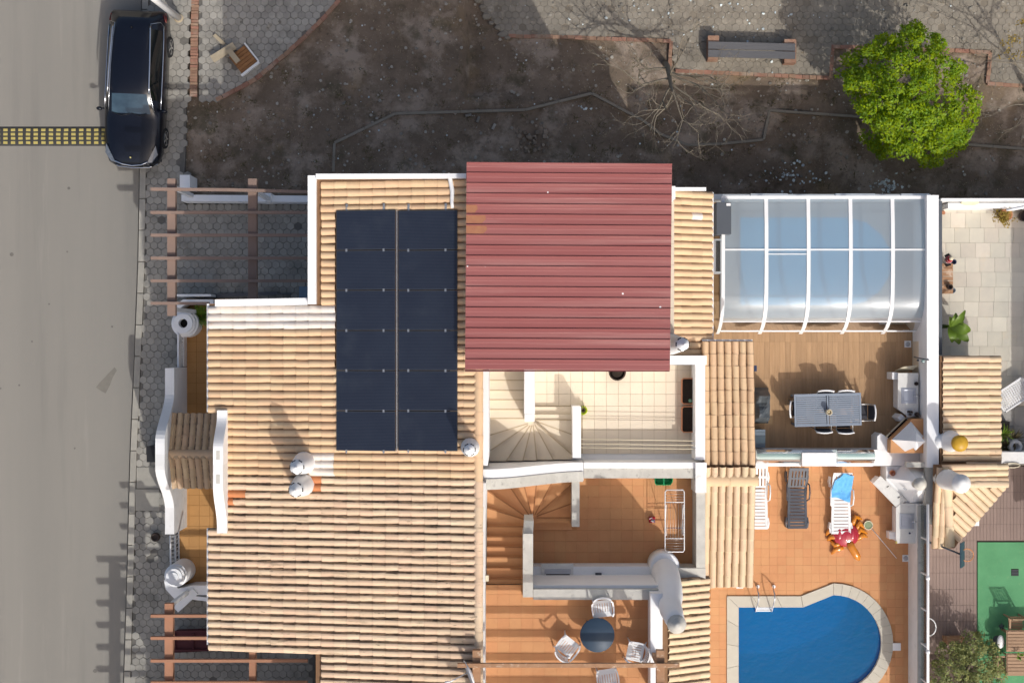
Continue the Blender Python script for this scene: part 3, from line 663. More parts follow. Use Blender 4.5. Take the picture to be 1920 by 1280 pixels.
# terrace counter with sink, south house
b = MB(); yb0, yb1 = W(0,1054,ZA).y, W(0,1099,3.5).y; b.box(q0.x+.02, yb1, ZA, W(1236,0,3.4).x, yb0-.02, 3.38); ct = b.build('counter', M_['white'], lo)
b = MB(); b.box(W(1015,0,3.4).x, W(0,1081,3.4).y, 3.382, W(1075,0,3.4).x, W(0,1056,3.4).y, 3.43); b.build('worktop', M_['marble'], lo)
b = MB(); b.box(W(1021,0,3.45).x, W(0,1075,3.4).y, 3.432, W(1070,0,3.4).x, W(0,1066,3.4).y, 3.45); b.build('sink', M_['steel'], lo)
b = MB(); b.box(W(1024,0,3.45).x, W(0,1077.5,3.4).y, 3.432, W(1068,0,3.4).x, W(0,1075.3,3.4).y, 3.46); b.build('shelf_edge', M_['soot'], lo)
b = MB(); b.box(W(1003,0,3.45).x, W(0,1080,3.4).y, 3.432, W(1086,0,3.4).x, W(0,1077,3.4).y, 3.47); b.build('ledge', M_['cream'], lo)
for i in range(24):
    b = MB(); x = lerp(q0.x+.05, W(1232,0,3.4).x, i/24); b.box(x, yb0-.02, ZA+.03, x+.155, yb0-.01, 3.36); b.build('wall_tile', M_['white'], lo)
b = MB(); p = W(1122,1077,3.4); b.box(p.x-.09, p.y-.06, 3.385, p.x+.09, p.y+.06, 3.46); tag(b.build('soap_box', M_['acgrey']), 'small grey box lying on the white terrace counter', 'box')
# --- chimneys
def chimney(own, px, py, z, h, r, old=False):
    p = W(px,py,z); b = MB(); k = h/1.87
    prof = [(1.5,-.25),(1.45,.0),(1.36,.3*k),(1.15,.8*k),(.88,1.22*k),(.75,1.32*k),(.78,1.36*k),(.95,1.40*k),(.95,1.48*k),(.80,1.50*k),(.80,1.60*k),(.62,1.62*k),(.55,1.72*k),(.30,1.74*k),(.16,1.80*k),(.10,h)]
    b.lathe(p, [(a*r, zz) for a,zz in prof], 18); ch = b.build('chimney', M_['white_old' if old else 'white'], own)
    b = MB()
    for i in range(6):
        a = 2*math.pi*i/6; b.obox(p.x+math.cos(a)*r*.80, p.y+math.sin(a)*r*.80, p.z+1.55*k, .04, .10, .055*k, a)
    b.build('vent_slot', M_['soot'], ch); return ch
chimney(up, 571, 867, mp(571,867).z, 1.85, .215); chimney(lo, 569, 908, mp(569,908).z, 1.85, .215, True)
chimney(up, 882, 838, mp(882,838).z, 1.25, .18); chimney(up, 1259, 645, 5.2, 3.5, .20)
# leaning oven flue on the south house terrace
b = MB(); fl = [(1246,1062,2.9,.42),(1247,1072,3.5,.40),(1251,1082,4.3,.37),(1254,1098,5.0,.37),(1256,1120,5.7,.36),(1256,1132,6.0,.31),(1258,1142,6.4,.315),(1264,1158,7.0,.27),(1268,1168,7.4,.235)]
b.tube([W(a,c,z) for a,c,z,r in fl], [f[3] for f in fl], 18); ov = b.build('oven_flue', M_['white'], lo)
b = MB(); p = W(1268.5,1169,7.42); b.lathe(p, [(.25,-.03),(.26,.05),(.20,.08),(.18,.18),(.11,.2),(.10,.28),(.03,.32)], 14); b.build('flue_cap', M_['stone'], ov)
b = MB(); p = W(1241,1052,ZA); b.lathe((p.x,p.y-.05,ZA), [(.44,0),(.44,.85),(.40,.9)], 20); b.build('oven_base', M_['white'], lo)
# --- street side walls of both houses: curved gable walls, turrets, low walls
def curve_top(own, ya, yb, za, zb, m, X, th, zbase, n=16):
    b = MB(); b.wall([(X, lerp(ya,yb,i/n), lerp(za,zb,sstep(i/n))) for i in range(n+1)], th, zbase); return b.build('gable_wall', m, own)
gX = W(316,690,1.0).x
ygm = W(0,850,1.9).y
def gwall(own, y0, m):
    b = MB(); n = 22; pts = []
    for i in range(n+1):
        y = lerp(y0, ygm, i/n); d = (y-y0)/(ygm-y0); z = lerp(.85, 2.2, sstep((d-.30)/.55)); pts.append((gX, y, z))
    b.wall(pts, .28, -1.3); return b.build('gable_wall', m, own)
gwall(up, W(0,690,.85).y, M_['white']); gwall(lo, W(0,1001,.85).y, M_['white_old'])
def bwall(own, y0, m, sgn):
    n = 20; pts = []
    for i in range(n+1):
        d = i/n; y = lerp(y0, W(0,870,6.7).y, d); z = lerp(6.32, 6.9, sstep((d-.1)/.6)); pts.append((W(417,0,6.25).x-.0, y, z))
    b = MB(); b.wall(pts, .27, 4.2); gw = b.build('gable_wall', m, own)
    b = MB(); yh = lerp(y0, W(0,870,6.7).y, .82 if sgn < 0 else .8)
    b.obox(W(417,0,6.25).x, yh, 6.88, .10, .24, .05); b.build('roof_vent', M_['stone'], gw)
bwall(up, W(0,769,6.3).y, M_['white'], -1); bwall(lo, W(0,999,6.3).y, M_['white_old'], 1)
# entry floors
for own, ya, yb, X0 in ((up, W(0,776,-1.1).y, W(0,560,-1.1).y, W(349,0,-1.1).x), (lo, W(0,1102,-1.1).y, W(0,905,-1.1).y, W(335,0,-1.1).x)):
    floor(own, X0, XE+.3, ya, yb, -1.1, None, M_['ochre'], M_['ochre_grout'], .33, py=.33)
b = MB(); b.box(XC0-.2, W(0,905,-1.1).y, -1.5, XE+.3, W(0,776,-1.1).y, -1.12); b.build('porch_floor', M_['ochre'], up)
def turret(own, px, py, zt, r, m, hole_):
    p = W(px,py,zt); b = MB(); h = zt+1.4
    prof = [(r*1.06,-h),(r*1.02,-.30),(r*.88,-.28),(r*.88,-.12),(r*.72,-.10),(r*.72,0)]+([(r*.34,0),(r*.34,-.35)] if hole_ else [(r*.42,.0),(r*.40,.05)])
    b.lathe(p, prof, 28, smooth=False); o = b.build('turret', m, own)
    if hole_:
        b = MB(); b.lathe((p.x,p.y,p.z-.34), [(r*.34,0),(r*.33,.01)], 20); b.build('opening', M_['soot'], o)
turret(up, 343, 606, -.15, .42, M_['white'], True); turret(lo, 326, 1081, .45, .35, M_['white'], False)
b = PW(up, 'white', 'garden_wall'); b.pwall([(336,592,-.25),(333,575,-.25),(345,566,-.25),(365,566,-.25),(400,566,-.25)], .16, -1.3); b.pwall([(330,553.5,-.2),(395,553.5,-.2)], .07, -1.3); b.build('garden_wall', M_['white'], up)
b = PW(lo, 'white', 'garden_wall'); b.pwall([(316,1085,-.3),(319,1100,-.3),(330,1112,-.3),(345,1110,-.3),(360,1106,-.3),(392,1106,-.3)], .30, -1.3); b.pwall([(366,1108,-.2),(329,1142,-.2)], .24, -1.3); b.pwall([(362,1120,-.25),(395,1124,-.25)], .12, -1.3)
b.build('garden_wall', M_['white'], lo)
b = MB(); b.pprism([(337,328),(356,328),(356,353),(337,353)], -1.3, -.12); b.pprism([(490,362),(508,362),(508,378),(490,378)], -1.3, -.25); b.pwall([(340,371,-.42),(580,373,-.42)], .20, -1.3); b.build('garden_wall', M_['white'], up)
# red canopy over the north upper terrace
rc = thing('metal_canopy', 'dark red ribbed metal canopy roofing the north terrace', 'canopy', (2,1.8,ZU))
cA, cB, cC, cD = W(875,304,8.05), W(1260,307,8.1), W(1256,694,8.06), W(872,692,8.0)
NS = 20
for i in range(NS):
    t0, t1 = i/NS, (i+1)/NS
    a, d = cA.lerp(cD,t0), cA.lerp(cD,t1); bb, c = cB.lerp(cC,t0), cB.lerp(cC,t1)
    yv = (d-a).normalized(); wd_ = (d-a).length; b = MB(); prof = [(0,.0),(.004,.042),(.026,.044),(.034,.010),(.12,.012),(.13,.006),(.25,.012),(.262,.006),(wd_-.014,.012),(wd_-.008,-.016),(wd_+.002,-.018),(wd_+.002,-.045),(.003,-.046)]
    n = len(prof); vs = [a+yv*u+Vector((0,0,w)) for u,w in prof]+[bb+yv*u+Vector((0,0,w)) for u,w in prof]
    b.add(vs, [(j,(j+1)%n,n+(j+1)%n,n+j) for j in range(n)]+[tuple(range(n-1,-1,-1)),tuple(range(n,2*n))]); b.build('roof_sheet', M_['redmetal'], rc)
    if 4 <= i <= 6:
        b = MB(); L_ = [24,30,34,22][i-4]/385; vs = []
        e = a.lerp(bb, L_*(.8+.4*R.random())); e2 = d.lerp(c, L_*(.6+.5*R.random())); off = Vector((0,0,.0165)); k = yv*.036
        b.add([a+k+off, a+yv*(wd_-.03)+off, e2-yv*.03+off, e.lerp(e2,.5)+Vector((.06,0,0))+off, e+k+off], [(0,1,2,3,4)]); b.build('lichen_patch', M_['rust'], rc)
b = MB(); b.box(cD.x, cD.y-.06, cD.z-.10, cC.x, cD.y-.018, cD.z+.0); b.build('edge_trim', M_['redtrim'], rc)
for a, c in ((930,330),(1220,330),(930,660),(1225,655)):
    b = MB(); p = W(a,c,8.0); b.box(p.x-.05,p.y-.05,ZU,p.x+.05,p.y+.05,7.95); b.build('post', M_['redtrim'], rc)
b = MB(); b.box(4.20, 3.75, ZU, 4.30, yn-.35, 7.9); b.build('shadow_panel', M_['white'], rc)  # unseen short wall, added to cast the diagonal shadow on the plaza
# solar array
sa = thing('solar_array', 'black solar panels in two columns on the clean roof', 'solar panels', tuple(mp(745,620)))
nrm = Vector((-SL,0,1)).normalized(); xv = Vector((1,0,SL)).normalized(); yv = Vector((0,-1,0))
yb_ = [394,469,544,619.5,694.5,770,845.5]
def sp(px, py, h=.12):
    z = 6.8
    for _ in range(14): z = mz((px-960)*(H-z)/F)+h
    return W(px,py,z)
pm = {}
for ci, (xa, xb) in enumerate(((630.5,742),(746.5,858))):
    for i in range(6):
        ycm = (yb_[i]+yb_[i+1])/2; ctr = sp((xa+xb)/2, ycm); w = (sp(xb,ycm)-sp(xa,ycm)).length-.012; h = (sp((xa+xb)/2,yb_[i+1])-sp((xa+xb)/2,yb_[i])).length-.022
        Mx = Matrix.Translation(ctr) @ Matrix(((xv.x,0,nrm.x,0),(0,-1,0,0),(xv.z,0,nrm.z,0),(0,0,0,1)))
        b = MB(); b.mbox(Mx, w, h, .032); pn = b.build('solar_panel', M_['darkframe'], sa)
        b = MB(); n = 26
        for k in range(n):
            v0 = -h/2+.018+(h-.036)*k/n; b.mbox(Mx @ Matrix.Translation((0, v0+(h-.036)/n/2, .0175)), w-.034, (h-.036)/n-.006, .004)
        b.build('cell_row', M_['solar'], pn)
        for fx in (.17,.80):
            if i < 5 or ci == 0 or True:
                b = MB(); b.mbox(Mx @ Matrix.Translation(((fx-.5)*w, h/2+.011, .014)), .05, .075, .022); b.build('clamp', M_['alu'], sa)
            if i == 0:
                b = MB(); b.mbox(Mx @ Matrix.Translation(((fx-.5)*w, -h/2-.10, -.03)), .06, .17, .03); b.build('bracket', M_['alu'], sa)
for fx in (.17,.80):
    for xa, xb in ((630.5,742),(746.5,858)):
        q = lerp(xa,xb,fx); b = MB(); b.tube([sp(q,388,.06), sp(q,850,.06)], .018, 4, False); b.build('rail', M_['alu'], sa)
b = MB(); b.tube([sp(744.2,394,.125), sp(744.2,846,.125)], .016, 4, False); b.build('cable', M_['alu'], sa)
b = MB(); b.tube([sp(632,394,.09), sp(635,846,.09)], .010, 4, False); b.build('edge_strip', M_['pinkbrown'], sa)
b = MB(); b.tube([mp(842,328)+Vector((0,0,.02)), mp(842,330)+Vector((0,0,.16)), mp(845,340)+Vector((0,0,.12)), mp(848.5,360)+Vector((0,0,.10)), mp(847.5,380)+Vector((0,0,.10)), mp(849,391)+Vector((0,0,.10))], [.055,.055,.06,.062,.05,.045], 10)
tag(b.build('conduit_pipe', M_['plastic']), 'white curved conduit pipe lying on roof above the solar panels', 'pipe')
# ------------------------------------------------------------------ patios of the two houses
pat = thing('patio', None, None); pat['kind'] = 'structure'
def in_pool(x, y, poly=pool_mid): return pip(*PX((x,y,0)), poly)
b = MB(); s_ = .1
for i in range(int(6.9/s_)):
    for j in range(int(8.9/s_)):
        x, y = 5.9+i*s_, -12.8+j*s_
        if not in_pool(x+s_/2, y+s_/2): b.add([(x,y,-.014),(x+s_,y,-.014),(x+s_,y+s_,-.014),(x,y+s_,-.014)], [(0,1,2,3)])
b.build('patio_bed', M_['grout'], pat)
grid_tiles(pat, 5.95, 12.68, -12.75, W(0,869,0).y, 0.0, M_['orange'], .262, .262, lambda x,y: not pip(*PX((x,y,0)), pool_out) and not (x < 6.1 and y > -8), .003, 300, False, 'floor_tile')
deck = thing('deck_floor', None, None); deck['kind'] = 'structure'
b = MB(); b.box(5.6, W(0,852,0).y, -3.3, 12.72, W(0,364,0).y, -.012); b.build('deck_bed', M_['plank_bed'], deck)
grid_tiles(deck, 5.9, 12.68, W(0,848,0).y, W(0,565,0).y, 0.0, M_['plank'], .165, 1.15, None, .003, 300, False, 'plank', .001)
# garden walls
gw = thing('garden_wall', 'white wall between the wooden deck and the stone yard', 'wall', tuple(W(1745,600,0)))
b = MB(); b.box(12.52, W(0,868,0).y, -3.4, W(1760,0,1.72).x, W(0,366,1.72).y, 1.72); b.build('wall', M_['white'], gw)
b = MB(); b.box(12.512, W(0,840,0).y, 0, 12.518, W(0,640,0).y, .75); b.build('splashback', M_['beige'], gw)
for y_ in (382,478,555): 
    b = MB(); b.pbox(1757,y_,1765,y_+4,1.2,1.3); b.build('bracket', M_['acgrey'], gw)
b = MB(); b.pbox(1760.2,377,1766.5,665,.4,1.0); b.build('ledge', M_['acgrey'], gw)
gw = thing('garden_wall', 'grey rendered wall with glass panels beside the blue pool', 'wall', tuple(W(1720,1100,0)))
b = MB(); b.box(12.38, -13, -.4, 12.60, W(0,945,1.25).y, 1.15); b.build('wall', M_['white_old'], gw)
b = MB(); b.box(12.37, -13, 1.151, 12.61, W(0,948,1.25).y, 1.21); b.build('coping', M_['stone'], gw)
ys = [945,1010,1076,1143,1210,1277,1345]
for i in range(6):
    b = MB(); a, c = W(0,ys[i]+1,1.6).y, W(0,ys[i+1]-1,1.6).y; b.box(12.465, c, 1.215, 12.485, a, 1.97); pn = b.build('glass_panel', M_['clear'], gw)
    b = MB(); b.box(12.455, c-.02, 1.214, 12.495, c+.02, 1.97); b.build('post', M_['plastic'], gw)
b = MB(); b.tube([(12.475,W(0,945,2).y,2.0),(12.475,W(0,1300,2).y,2.0)], .045, 8); b.build('top_rail', M_['plastic'], gw)
for y_ in (1083,1221):
    b = MB(); p = Vector((12.475,W(0,y_,2).y,2.0)); b.tube([(p.x,p.y-.05,p.z),(p.x,p.y+.05,p.z)], .062, 8); b.build('rail_joint', M_['plastic'], gw)
gw = thing('garden_wall', 'white wall with curved greenish glass between the two patios', 'wall', tuple(W(1560,858,0)))
yN, yS_ = W(0,838,0).y, W(0,869,0).y
b = MB(); b.box(W(1418,0,.9).x, yS_, -.4, 12.51, yN-.02, .86); b.build('wall', M_['white'], gw)
b = MB(); b.box(W(1505,0,1.5).x, W(0,874,1.5).y, -.3, W(1569,0,1.5).x, W(0,849,1.5).y, 1.42); b.build('pier', M_['white'], gw)
for xa, xb in ((1419,1504),(1570,1640)):
    b = MB(); xa, xb = W(xa,0,1.2).x, W(xb,0,1.2).x; vs = []; n = 8
    for i in range(n+1):
        t = i/n; y = lerp(yN+.00, yS_+.10, t); z = .88+.42*math.sin(math.pi*(.15+.7*t)); vs += [(xa,y,z),(xb,y,z)]
    b.add(vs, [(2*i,2*i+1,2*i+3,2*i+2) for i in range(n)], True); b.build('glass_panel', M_['greenglass'], gw)
    b = MB(); b.box(xa, yS_-.005, .862, xb, yS_+.10, 1.0); b.build('sill', M_['white'], gw)
nw = thing('boundary_wall', 'white boundary wall behind the pool enclosure beside the dirt plot', 'wall', tuple(W(1560,368,0)))
b = MB(); b.pwall([(1338,369,1.0),(1745,369,1.0)], .16, -3.4); b.build('wall', M_['white_old'], nw)
for a, c in ((1408,1477),(1567,1641),(1690,1742)):
    b = MB(); b.pbox(a,363,c,367.5,.6,1.12); b.build('coping', M_['white'], nw)
b = MB(); pp = [(1258,350),(1345,350)]
yw = thing('boundary_wall', 'bright white wall with round lamp at the end of the stone yard', 'wall', tuple(W(1850,380,0)))
b = MB(); b.pwall([(1765,374,1.15),(1990,374,1.15)], .07, -3.4); b.box(W(1766,0,0).x, W(0,394,0).y, -3.4, 17, W(0,379,1).y, .72); b.build('wall', M_['white'], yw)
b = MB(); p = W(1818,381,.73); vs = [(p.x+.24*math.cos(a)*1.0+ (.05 if math.cos(a) > 0 else -.05), p.y+.07*math.sin(a)) for a in [2*math.pi*i/14 for i in range(14)]]; b.prism(vs, .70, .78, .02); b.build('lamp', M_['cream'], yw)
# --- small blue pool
sp_ = thing('swimming_pool', 'blue keyhole swimming pool with cream stone coping', 'pool', tuple(W(1500,1210,0)))
n = len(pool_in)
b = MB(); wi = [W(a,c,0) for a,c in pool_in]
b.add([(p.x,p.y,-1.45) for p in wi]+[(p.x,p.y,.0) for p in wi], [tuple(range(n))]+[(i,(i+1)%n,n+(i+1)%n,n+i) for i in range(n)]); b.build('basin', M_['liner'], sp_)
segs = list(zip(pool_in, pool_out)); segs.append(segs[0]); cp = []
for (a,o),(a2,o2) in zip(segs, segs[1:]):
    d = math.hypot(o2[0]-o[0], o2[1]-o[1]); k = max(1, round(d/46))
    for i in range(k):
        t0, t1 = (i+.006)/k, (i+.994)/k
        cp.append([lerp(a[0],a2[0],t0),lerp(a[1],a2[1],t0), lerp(o[0],o2[0],t0),lerp(o[1],o2[1],t0), lerp(o[0],o2[0],t1),lerp(o[1],o2[1],t1), lerp(a[0],a2[0],t1),lerp(a[1],a2[1],t1)])
for q in cp:
    b = MB(); b.pprism([(q[0],q[1]),(q[2],q[3]),(q[4],q[5]),(q[6],q[7])], -.10, .045, .006); b.build('coping_stone', M_['coping'], sp_)
b = MB(); b.pprism([(a,c) for a,c in pool_mid], -.02, -.018) if False else None
b = MB(); pw = [W(a,c,-.09) for a,c in pool_in]; b.add([(p.x,p.y,-.09) for p in pw], [tuple(range(n))]); b.build('water', M_['water'], sp_)
b = MB(); p = W(1604,1188,-1.44); b.lathe((p.x,p.y,-1.449), [(.11,0),(.10,.02)], 8, False); b.build('drain', M_['paleblue'], sp_)
ld = thing('pool_ladder', 'curved steel pool ladder with white steps', 'ladder', tuple(W(1435,1130,0)))
for a in (1417,1447):
    b = MB(); b.tube([W(a+3,1098,.05), W(a+3,1104,.40), W(a+5.5,1113,.62), W(a+5.5,1124,.62), W(a+3,1134,.46), W(a,1145,.1), W(a-1,1147,-.5)], .021, 7); b.build('handrail', M_['steel'], ld)
    b = MB(); p = W(a+4,1099,.05); b.lathe((p.x,p.y,.046), [(.06,0),(.05,.03)], 10); b.build('flange', M_['plastic'], ld)
for z, y_ in ((-.06,1142),(-.35,1143),(-.62,1143)):
    for k in range(3):
        b = MB(); b.pbox(1416.5,y_-3.6+k*2.7,1447,y_-1.7+k*2.7, z-.03, z); b.build('tread', M_['plastic'], ld)
dr = lambda px, py, lab, r=.105: (lambda p: (lambda t: (MB().box(p.x-r,p.y-r,.003,p.x+r,p.y+r,.014).build('frame', M_['plastic'], t), MB().lathe((p.x,p.y,.0145), [(r*.72,0),(r*.5,.004)], 14).build('grate', M_['steel'], t)))(thing('floor_drain', lab, 'drain', tuple(p), 'square floor drains')))(W(px,py,0))
dr(1702,645,'square floor drain on the wooden deck by the white wall'); dr(1698,1046,'square floor drain on orange tiles below the glass fence'); dr(1387,1096,'floor drain peeking out under the tiled porch roof edge'); dr(1389,606,'floor drain under the pool enclosure front rail')
b = MB(); b.pbox(1674,1205,1689,1219,.002,.05); tag(b.build('skimmer_lid', M_['plastic']), 'pale square skimmer lid beside the rounded pool edge', 'lid')
# --- covered pool
cv = thing('covered_pool', 'pale blue pool lying under the telescopic cover', 'pool', tuple(W(1510,490,0)))
o_ = [(1350,380),(1744,380),(1744,596),(1350,596)]
M_['greyfloor'] = mat('grey pool surround', (.40,.40,.39), (.34,.34,.335), 3, .8)
b = MB(); b.pprism(o_, .002, .05, .01); b.build('surround', M_['greyfloor'], cv)
o_ = [(1388,408),(1590,408),(1626,418),(1652,440),(1668,466),(1672,490),(1668,516),(1650,545),(1622,566),(1590,572),(1388,572)]
b = MB(); b.pprism(o_, .052, .07); b.build('pool_cover', M_['liner_pale'], cv)
en = thing('pool_enclosure', 'white arched pool enclosure with cloudy plastic panes', 'pool enclosure', tuple(W(1550,500,0)))
ribs = [1356,1437,1516,1595,1674,1751]
prof = [(373,1.42),(420,1.48),(468,1.50),(515,1.49),(550,1.45),(572,1.38),(590,1.22),(603,1.0),(613,.74),(621,.42),(626,.12)]
def ep(X, t):                                           # point on the arch: t index along the profile
    py, z = prof[t]; return Vector((X, W(0,py,z).y, z))
xs = [W(r,0,1.5).x for r in ribs]
for i, X in enumerate(xs):
    b = MB(); w = .055 if i not in (0,5) else .05; vs = []
    for t in range(len(prof)):
        p = ep(X,t); vs += [(X-w,p.y,p.z+.035),(X+w,p.y,p.z+.035),(X+w,p.y,p.z-.05),(X-w,p.y,p.z-.05)]
    m_ = len(prof); fs = [(4*t+j,4*t+(j+1)%4,4*t+4+(j+1)%4,4*t+4+j) for t in range(m_-1) for j in range(4)]
    b.add(vs, fs+[(0,1,2,3),(4*m_-1,4*m_-2,4*m_-3,4*m_-4)]); b.build('rib', M_['plastic'], en)
for i in range(5):
    for lo_, hi_, m_ in ((0,2,'frost'),(2,7,'frost'),(7,9,'clear')):
        b = MB(); vs = []
        for t in range(lo_, hi_+1):
            for k in range(5):
                X = lerp(xs[i]+.056, xs[i+1]-.056, k/4); p = ep(X,t); vs.append((X,p.y,p.z+.012*math.sin(math.pi*k/4)))
        b.add(vs, [(5*t+k,5*t+k+1,5*t+6+k,5*t+5+k) for t in range(hi_-lo_) for k in range(4)], True); b.build('pane', M_[m_], en)
    for t, w in ((2,.022),(7,.018),(9,.016)):
        b = MB(); p = ep(0,t); b.box(xs[i]+.057, p.y-w, p.z-.02, xs[i+1]-.057, p.y+w, p.z+.034); b.build('crossbar', M_['plastic'], en)
b = MB(); p = ep(0,0); b.box(xs[0]-.05, p.y+.0, 1.36, xs[5]+.05, p.y+.09, 1.47); b.build('back_rail', M_['plastic'], en)
b = MB(); p = ep(0,2); b.box(xs[1]+.06, p.y-.15, 1.515, xs[2]-.06, p.y-.12, 1.53); b.build('handle_bar', M_['plastic'], en)
ac = thing('air_conditioner', 'dark grey box unit beside the tiled roof and pool enclosure', 'air conditioner', tuple(W(1356,408,1.2)))
b = MB(); b.pbox(1344,379,1371,439,.9,1.75); b.build('casing', M_['acgrey'], ac)
b = MB(); b.pbox(1362,381,1370,386,1.751,1.77); b.build('badge', M_['plastic'], ac)
b = MB(); b.pbox(1371,393,1374,395,1.3,1.4); b.pbox(1371,429,1374,431,1.3,1.4); b.build('pipe_stub', M_['brass'], ac)
wf = thing('patio_window', 'white framed window leaf standing under the roof edge', 'window', tuple(W(1345,500,.6)))
for a in ((1339,448,1342,512),(1351,448,1354,512),(1342,448,1351,451),(1342,509,1351,512)):
    b = MB(); b.pbox(*a,.1,1.0); b.build('frame', M_['plastic'], wf)
b = MB(); b.pbox(1343,452,1350,508,.3,.95); b.build('pane', M_['clear'], wf)
# --- dining set on the deck
def table_dining():
    c = W(1552,768,.74); t = thing('dining_table', 'blue grey slatted dining table in the middle of the wooden deck', 'table', (c.x,c.y,0))
    w, h = 2.06, 1.0; z = .74; rz = rad(1.4); T = Matrix.Translation((c.x,c.y,z)) @ Matrix.Rotation(rz,4,'Z')
    for sx in (-1,1):
        for i in range(14):
            b = MB(); b.mbox(T @ Matrix.Translation((sx*w*.245, -h/2+.075+i*(h-.15)/13, 0)), w*.445, .052, .025); b.build('slat', M_['bluegrey'], t)
    for (x,y,a,c_) in ((0,h/2-.03,w,.06),(0,-h/2+.03,w,.06),(-w/2+.03,0,.06,h-.122),(w/2-.03,0,.06,h-.122),(0,0,.05,h-.122)):
        b = MB(); b.mbox(T @ Matrix.Translation((x,y,.004)), a, c_, .035); b.build('frame', M_['bluegrey'], t)
    for sx in (-1,1):
        for sy in (-1,1):
            b = MB(); b.mbox(T @ Matrix.Translation((sx*(w/2-.06), sy*(h/2-.06), -.375)), .07, .07, .72); b.build('leg', M_['bluegrey'], t)
table_dining()
def chair_dining():
    t = thing('dining_chair', 'x', 'chair', (0,0,0), 'chairs around the slatted table')     # faces +y
    b = MB(); b.box(-.22,-.20,.43,.22,.22,.46); b.build('seat', M_['fabric'], t)
    b = MB(); vs = []
    for i in range(6):
        u = i/5; y = -.22-.10*u; z = .47+.42*u
        vs += [(-.21,y,z),(.21,y,z),(.21,y-.03,z),(-.21,y-.03,z)]
    b.add(vs, [(4*i+j,4*i+(j+1)%4,4*i+4+(j+1)%4,4*i+4+j) for i in range(5) for j in range(4)]+[(0,1,2,3),(23,22,21,20)]); b.build('backrest', M_['fabric'], t)
    b = MB(); b.tube([(-.25,-.325,.90),(-.12,-.35,.915),(0,-.358,.92),(.12,-.35,.915),(.25,-.325,.90)], .026, 7); b.build('top_rail', M_['plastic'], t)
    for sx in (-1,1):
        b = MB(); b.tube([(sx*.24,-.32,.90),(sx*.24,-.24,.46),(sx*.25,-.22,0)], .018, 6); b.build('rear_leg', M_['alu'], t)
        b = MB(); b.tube([(sx*.25,-.27,.66),(sx*.26,.16,.655),(sx*.25,.22,.60),(sx*.25,.22,0)], .018, 6); b.build('front_leg', M_['alu'], t)
    return t
dc = chair_dining(); P_ = []
for px, py, rz, lab in ((1542,752,180,'western chair of the two tucked under the table edge nearest the pool enclosure'),(1580,752,180,'eastern chair of the two tucked under the table edge nearest the pool enclosure'),
      (1496,766,-90,'dining chair at the table end nearest the grey barbecue cover'),(1612,772,90,'dining chair pulled out at the table end nearest the marble counter'),
      (1539,788,0,'western chair of the two tucked under the table edge nearest the glass wall'),(1579,789,0,'eastern chair of the two tucked under the table edge nearest the glass wall')):
    p = W(px,py,.3); P_.append((p, rad(rz), lab))
for i, (p, rz, lab) in enumerate(P_):
    if i == 0: dc.location = (p.x,p.y,0); dc.rotation_euler = (0,0,rz); dc['label'] = lab
    else: dup(dc, (p.x,p.y,0), rz, lab)
p = W(1552.5,772,.78); ln = thing('lantern', 'cream glass candle lantern on the slatted table', 'lantern', tuple(p))
b = MB(); b.lathe(p, [(.085,-.022),(.085,.03),(.075,.12),(.085,.2),(.09,.25),(.075,.25),(.07,.10)], 16); b.build('glass_jar', M_['cream'], ln)
b = MB(); b.lathe((p.x,p.y,p.z+.08), [(.04,0),(.04,.1),(.01,.11)], 10); b.build('candle', M_['cream'], ln)
# covered barbecue, grey box
gc = thing('covered_barbecue', 'barbecue under a creased dark grey cover beside the porch roof', 'barbecue', tuple(W(1432,762,0)))
b = MB(); nx, ny = 7, 10; vs = []
for j in range(ny+1):
    for i in range(nx+1):
        u, v = i/nx, j/ny; p = W(lerp(1412,1449,u), lerp(796,728,v), .9); e = min(u,1-u,v,1-v)
        z = .30+.75*sstep(e*5)+.14*noise.noise(Vector((u*3.2,v*4,1)))*(1 if e > .02 else 0)+.12*math.sin(v*7+u*3)*sstep(e*4)
        vs.append((p.x+.03*noise.noise(Vector((u*5,v*5,4))), p.y, z if e > .001 else .04))
b.add(vs, [(j*(nx+1)+i,j*(nx+1)+i+1,(j+1)*(nx+1)+i+1,(j+1)*(nx+1)+i) for j in range(ny) for i in range(nx)]); b.build('cover', M_['tarp'], gc)
gb = thing('storage_box', 'blue grey storage box in the corner below the barbecue cover', 'box', tuple(W(1427,823,0)))
b = MB(); b.pbox(1416,806,1434,838,.0,.62); b.build('body', M_['steelblue'], gb); b = MB(); b.pbox(1415,805,1435,809.5,.622,.66); b.pbox(1415,810,1435,839,.622,.645); b.build('lid', M_['steelblue'], gb)
b = MB(); b.pbox(1414.5,685,1419,696,2.0,2.2); tag(b.build('wall_lamp', M_['navy']), 'small dark lamp box on the porch eave by the deck', 'lamp')
